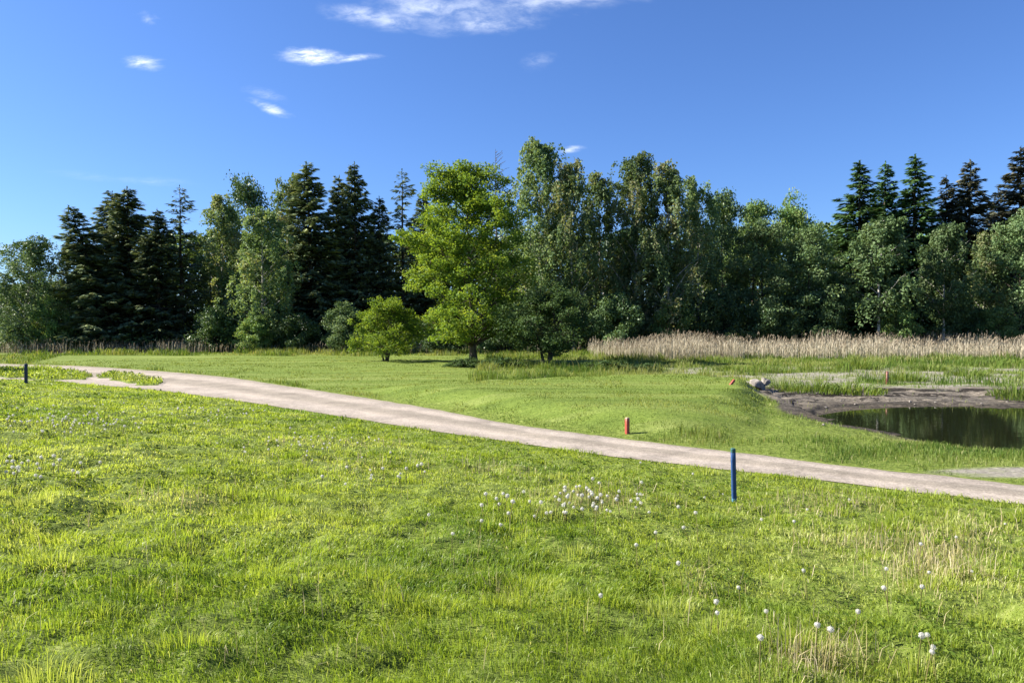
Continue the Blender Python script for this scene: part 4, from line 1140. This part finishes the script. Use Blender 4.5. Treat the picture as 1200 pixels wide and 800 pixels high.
dandelions([(818, 636), (811, 650), (938, 620), (998, 604), (946, 702), (884, 634), (832, 750), (842, 752), (1042, 730), (1040, 708), (1084, 698), (1078, 724), (956, 778), (966, 788), (1076, 668), (1184, 636), (868, 722), (905, 760), (1000, 760), (1120, 650), (1135, 690), (930, 640), (1075, 796), (1095, 794), (1085, 803), (1097, 806)], 'white dandelion clock among the dry stalks on the right slope', DG)
dandelions([(890, 806), (800, 700), (770, 650), (750, 560), (845, 590), (830, 600), (815, 575)], 'lone white dandelion clock in green grass near the foot of the blue stake', DG)

# ------------------------------------------------------------------ sky with thin clouds
w = bpy.data.worlds.new('World'); sc.world = w; w.use_nodes = True
nt = w.node_tree; N = nt.nodes; L = nt.links
bg = N['Background']
sky = N.new('ShaderNodeTexSky'); sky.sky_type = 'NISHITA'; sky.sun_disc = False
sky.sun_elevation = SUN_EL; sky.sun_rotation = SUN_AZ
sky.altitude = 0; sky.air_density = 1.0; sky.dust_density = .55; sky.ozone_density = 2.2
hs = N.new('ShaderNodeMix'); hs.data_type = 'RGBA'; hs.blend_type = 'MULTIPLY'; hs.inputs[0].default_value = 1
L.new(sky.outputs[0], hs.inputs[6]); hs.inputs[7].default_value = (.475, .685, 1.08, 1)
tc = N.new('ShaderNodeTexCoord'); sp = N.new('ShaderNodeSeparateXYZ'); L.new(tc.outputs['Generated'], sp.inputs[0])
def math_(op, a, b=None, c=None, clamp=False):
    n = N.new('ShaderNodeMath'); n.operation = op; n.use_clamp = clamp
    for i, v in enumerate((a, b, c)):
        if v is None: continue
        if hasattr(v, 'node'): L.new(v, n.inputs[i])
        else: n.inputs[i].default_value = v
    return n.outputs[0]
yy = math_('MAXIMUM', sp.outputs[1], .02)
u = math_('DIVIDE', sp.outputs[0], yy); v = math_('DIVIDE', sp.outputs[2], yy)
front = math_('GREATER_THAN', sp.outputs[1], .05)
cb = N.new('ShaderNodeCombineXYZ'); L.new(u, cb.inputs[0]); L.new(v, cb.inputs[1])
def cloud(px, py, a, b, rot, dens, wisp, nscale, seed, stretch=4, edge=.8):
    """thin cloud in direction px, py with half axes a, b (radians-ish)"""
    u0 = (px - 600) / FPX; v0 = (380 - py) / FPX
    mp = N.new('ShaderNodeMapping'); mp.vector_type = 'TEXTURE'
    mp.inputs['Location'].default_value = (u0, v0, 0); mp.inputs['Rotation'].default_value = (0, 0, rot); mp.inputs['Scale'].default_value = (a / FPX, b / FPX, 1)
    L.new(cb.outputs[0], mp.inputs[0])
    ln = N.new('ShaderNodeVectorMath'); ln.operation = 'LENGTH'; L.new(mp.outputs[0], ln.inputs[0])
    m2 = N.new('ShaderNodeMapping'); m2.inputs['Location'].default_value = (seed, seed * .7, seed); m2.inputs['Rotation'].default_value = (0, 0, -rot); m2.inputs['Scale'].default_value = (nscale, nscale * stretch, 1)
    L.new(cb.outputs[0], m2.inputs[0])
    no = N.new('ShaderNodeTexNoise'); no.inputs['Scale'].default_value = 1; no.inputs['Detail'].default_value = 7; no.inputs['Roughness'].default_value = .62; no.inputs['Distortion'].default_value = .5
    L.new(m2.outputs[0], no.inputs['Vector'])
    d = math_('MULTIPLY_ADD', no.outputs['Fac'], -wisp * 2, ln.outputs['Value']); d = math_('ADD', d, wisp)
    mr = N.new('ShaderNodeMapRange'); mr.interpolation_type = 'SMOOTHSTEP'
    mr.inputs['From Min'].default_value = 1.0; mr.inputs['From Max'].default_value = 1.0 - edge; mr.inputs['To Min'].default_value = 0; mr.inputs['To Max'].default_value = dens
    L.new(d, mr.inputs['Value'])
    m3 = N.new('ShaderNodeMapping'); m3.inputs['Location'].default_value = (seed * 2, seed, 0); m3.inputs['Rotation'].default_value = (0, 0, -rot - .25); m3.inputs['Scale'].default_value = (nscale * 3.2, nscale * stretch * 3.4, 1)
    L.new(cb.outputs[0], m3.inputs[0])
    n3 = N.new('ShaderNodeTexNoise'); n3.inputs['Scale'].default_value = 1; n3.inputs['Detail'].default_value = 6; n3.inputs['Roughness'].default_value = .65; n3.inputs['Distortion'].default_value = .25
    L.new(m3.outputs[0], n3.inputs['Vector'])
    m4 = N.new('ShaderNodeMapRange'); m4.interpolation_type = 'SMOOTHSTEP'; m4.inputs['From Min'].default_value = .32; m4.inputs['From Max'].default_value = .66; m4.inputs['To Min'].default_value = .18; m4.inputs['To Max'].default_value = 1.0
    L.new(n3.outputs['Fac'], m4.inputs['Value'])
    return math_('MULTIPLY', mr.outputs[0], m4.outputs[0])
specs = [(530, 12, 130, 32, R(-4), .85, 1.0, 8, 3.1, 2.0, 1.5), (660, 2, 130, 18, R(4), .6, 1.0, 8, 5.7, 2.6, 1.4), (440, 24, 70, 16, R(-8), .55, 1.0, 10, 8.3, 2.2, 1.4), (555, 32, 80, 18, R(3), .65, 1.0, 9, 9.9, 2.2, 1.4),
         (368, 69, 46, 11, R(-2), .95, .8, 12, 1.3, 3.2, 1.1), (408, 72, 40, 6, R(5), .75, .8, 12, 2.2, 3.2, 1.1), (170, 76, 34, 11, R(-6), .9, .8, 13, 4.4, 3, 1.2), (321, 131, 32, 9, R(-22), .9, .8, 13, 6.1, 3.2, 1.2),
         (177, 27, 14, 9, R(-10), .30, 1.1, 26, 7.7, 2, 1.2), (632, 75, 26, 13, R(15), .16, 1.1, 16, 11.2, 2, 1.3), (316, 114, 28, 8, R(-15), .16, 1.0, 14, 12.5, 3, 1.2), (668, 177, 18, 5, R(8), .5, .7, 16, 13.1, 3, 1.1), (20, 290, 90, 6, R(2), .3, 1.0, 8, 14.6, 4, 1.2), (160, 212, 120, 8, R(-4), .12, 1.0, 8, 15.6, 4, 1.2)]
tot = None
for s_ in specs:
    c = cloud(*s_)
    tot = c if tot is None else math_('MAXIMUM', tot, c)
tot = math_('MULTIPLY', tot, front, clamp=True)
mx = N.new('ShaderNodeMix'); mx.data_type = 'RGBA'
L.new(tot, mx.inputs[0]); L.new(hs.outputs[2], mx.inputs[6]); mx.inputs[7].default_value = (8.2, 8.7, 9.4, 1)
L.new(mx.outputs[2], bg.inputs['Color'])
bg.inputs['Strength'].default_value = .055

sl = bpy.data.lights.new('sun', 'SUN'); sl.energy = 5.0; sl.angle = R(.53); sl.color = (1, .93, .82)
so = bpy.data.objects.new('sun', sl); col.objects.link(so)
sd = Vector((math.sin(SUN_AZ) * math.cos(SUN_EL), math.cos(SUN_AZ) * math.cos(SUN_EL), math.sin(SUN_EL)))
so.rotation_euler = sd.to_track_quat('Z', 'Y').to_euler(); so.location = sd * 60

# ------------------------------------------------------------------ camera and render settings
cam = bpy.data.cameras.new('camera'); cam.lens = 26; cam.sensor_width = 36; cam.clip_end = 12000; cam.clip_start = .05
co = bpy.data.objects.new('camera', cam); col.objects.link(co); sc.camera = co
co.location = (0, 0, CAM_Z); co.rotation_euler = (PI / 2 - PITCH, 0, 0)

sc.render.engine = 'CYCLES'
sc.cycles.max_bounces = 4; sc.cycles.diffuse_bounces = 3; sc.cycles.transmission_bounces = 3; sc.cycles.glossy_bounces = 2; sc.cycles.transparent_max_bounces = 4
sc.cycles.use_denoising = True
sc.view_settings.view_transform = 'Standard'; sc.view_settings.look = 'None'
sc.view_settings.exposure = 1.65; sc.view_settings.gamma = 1.0
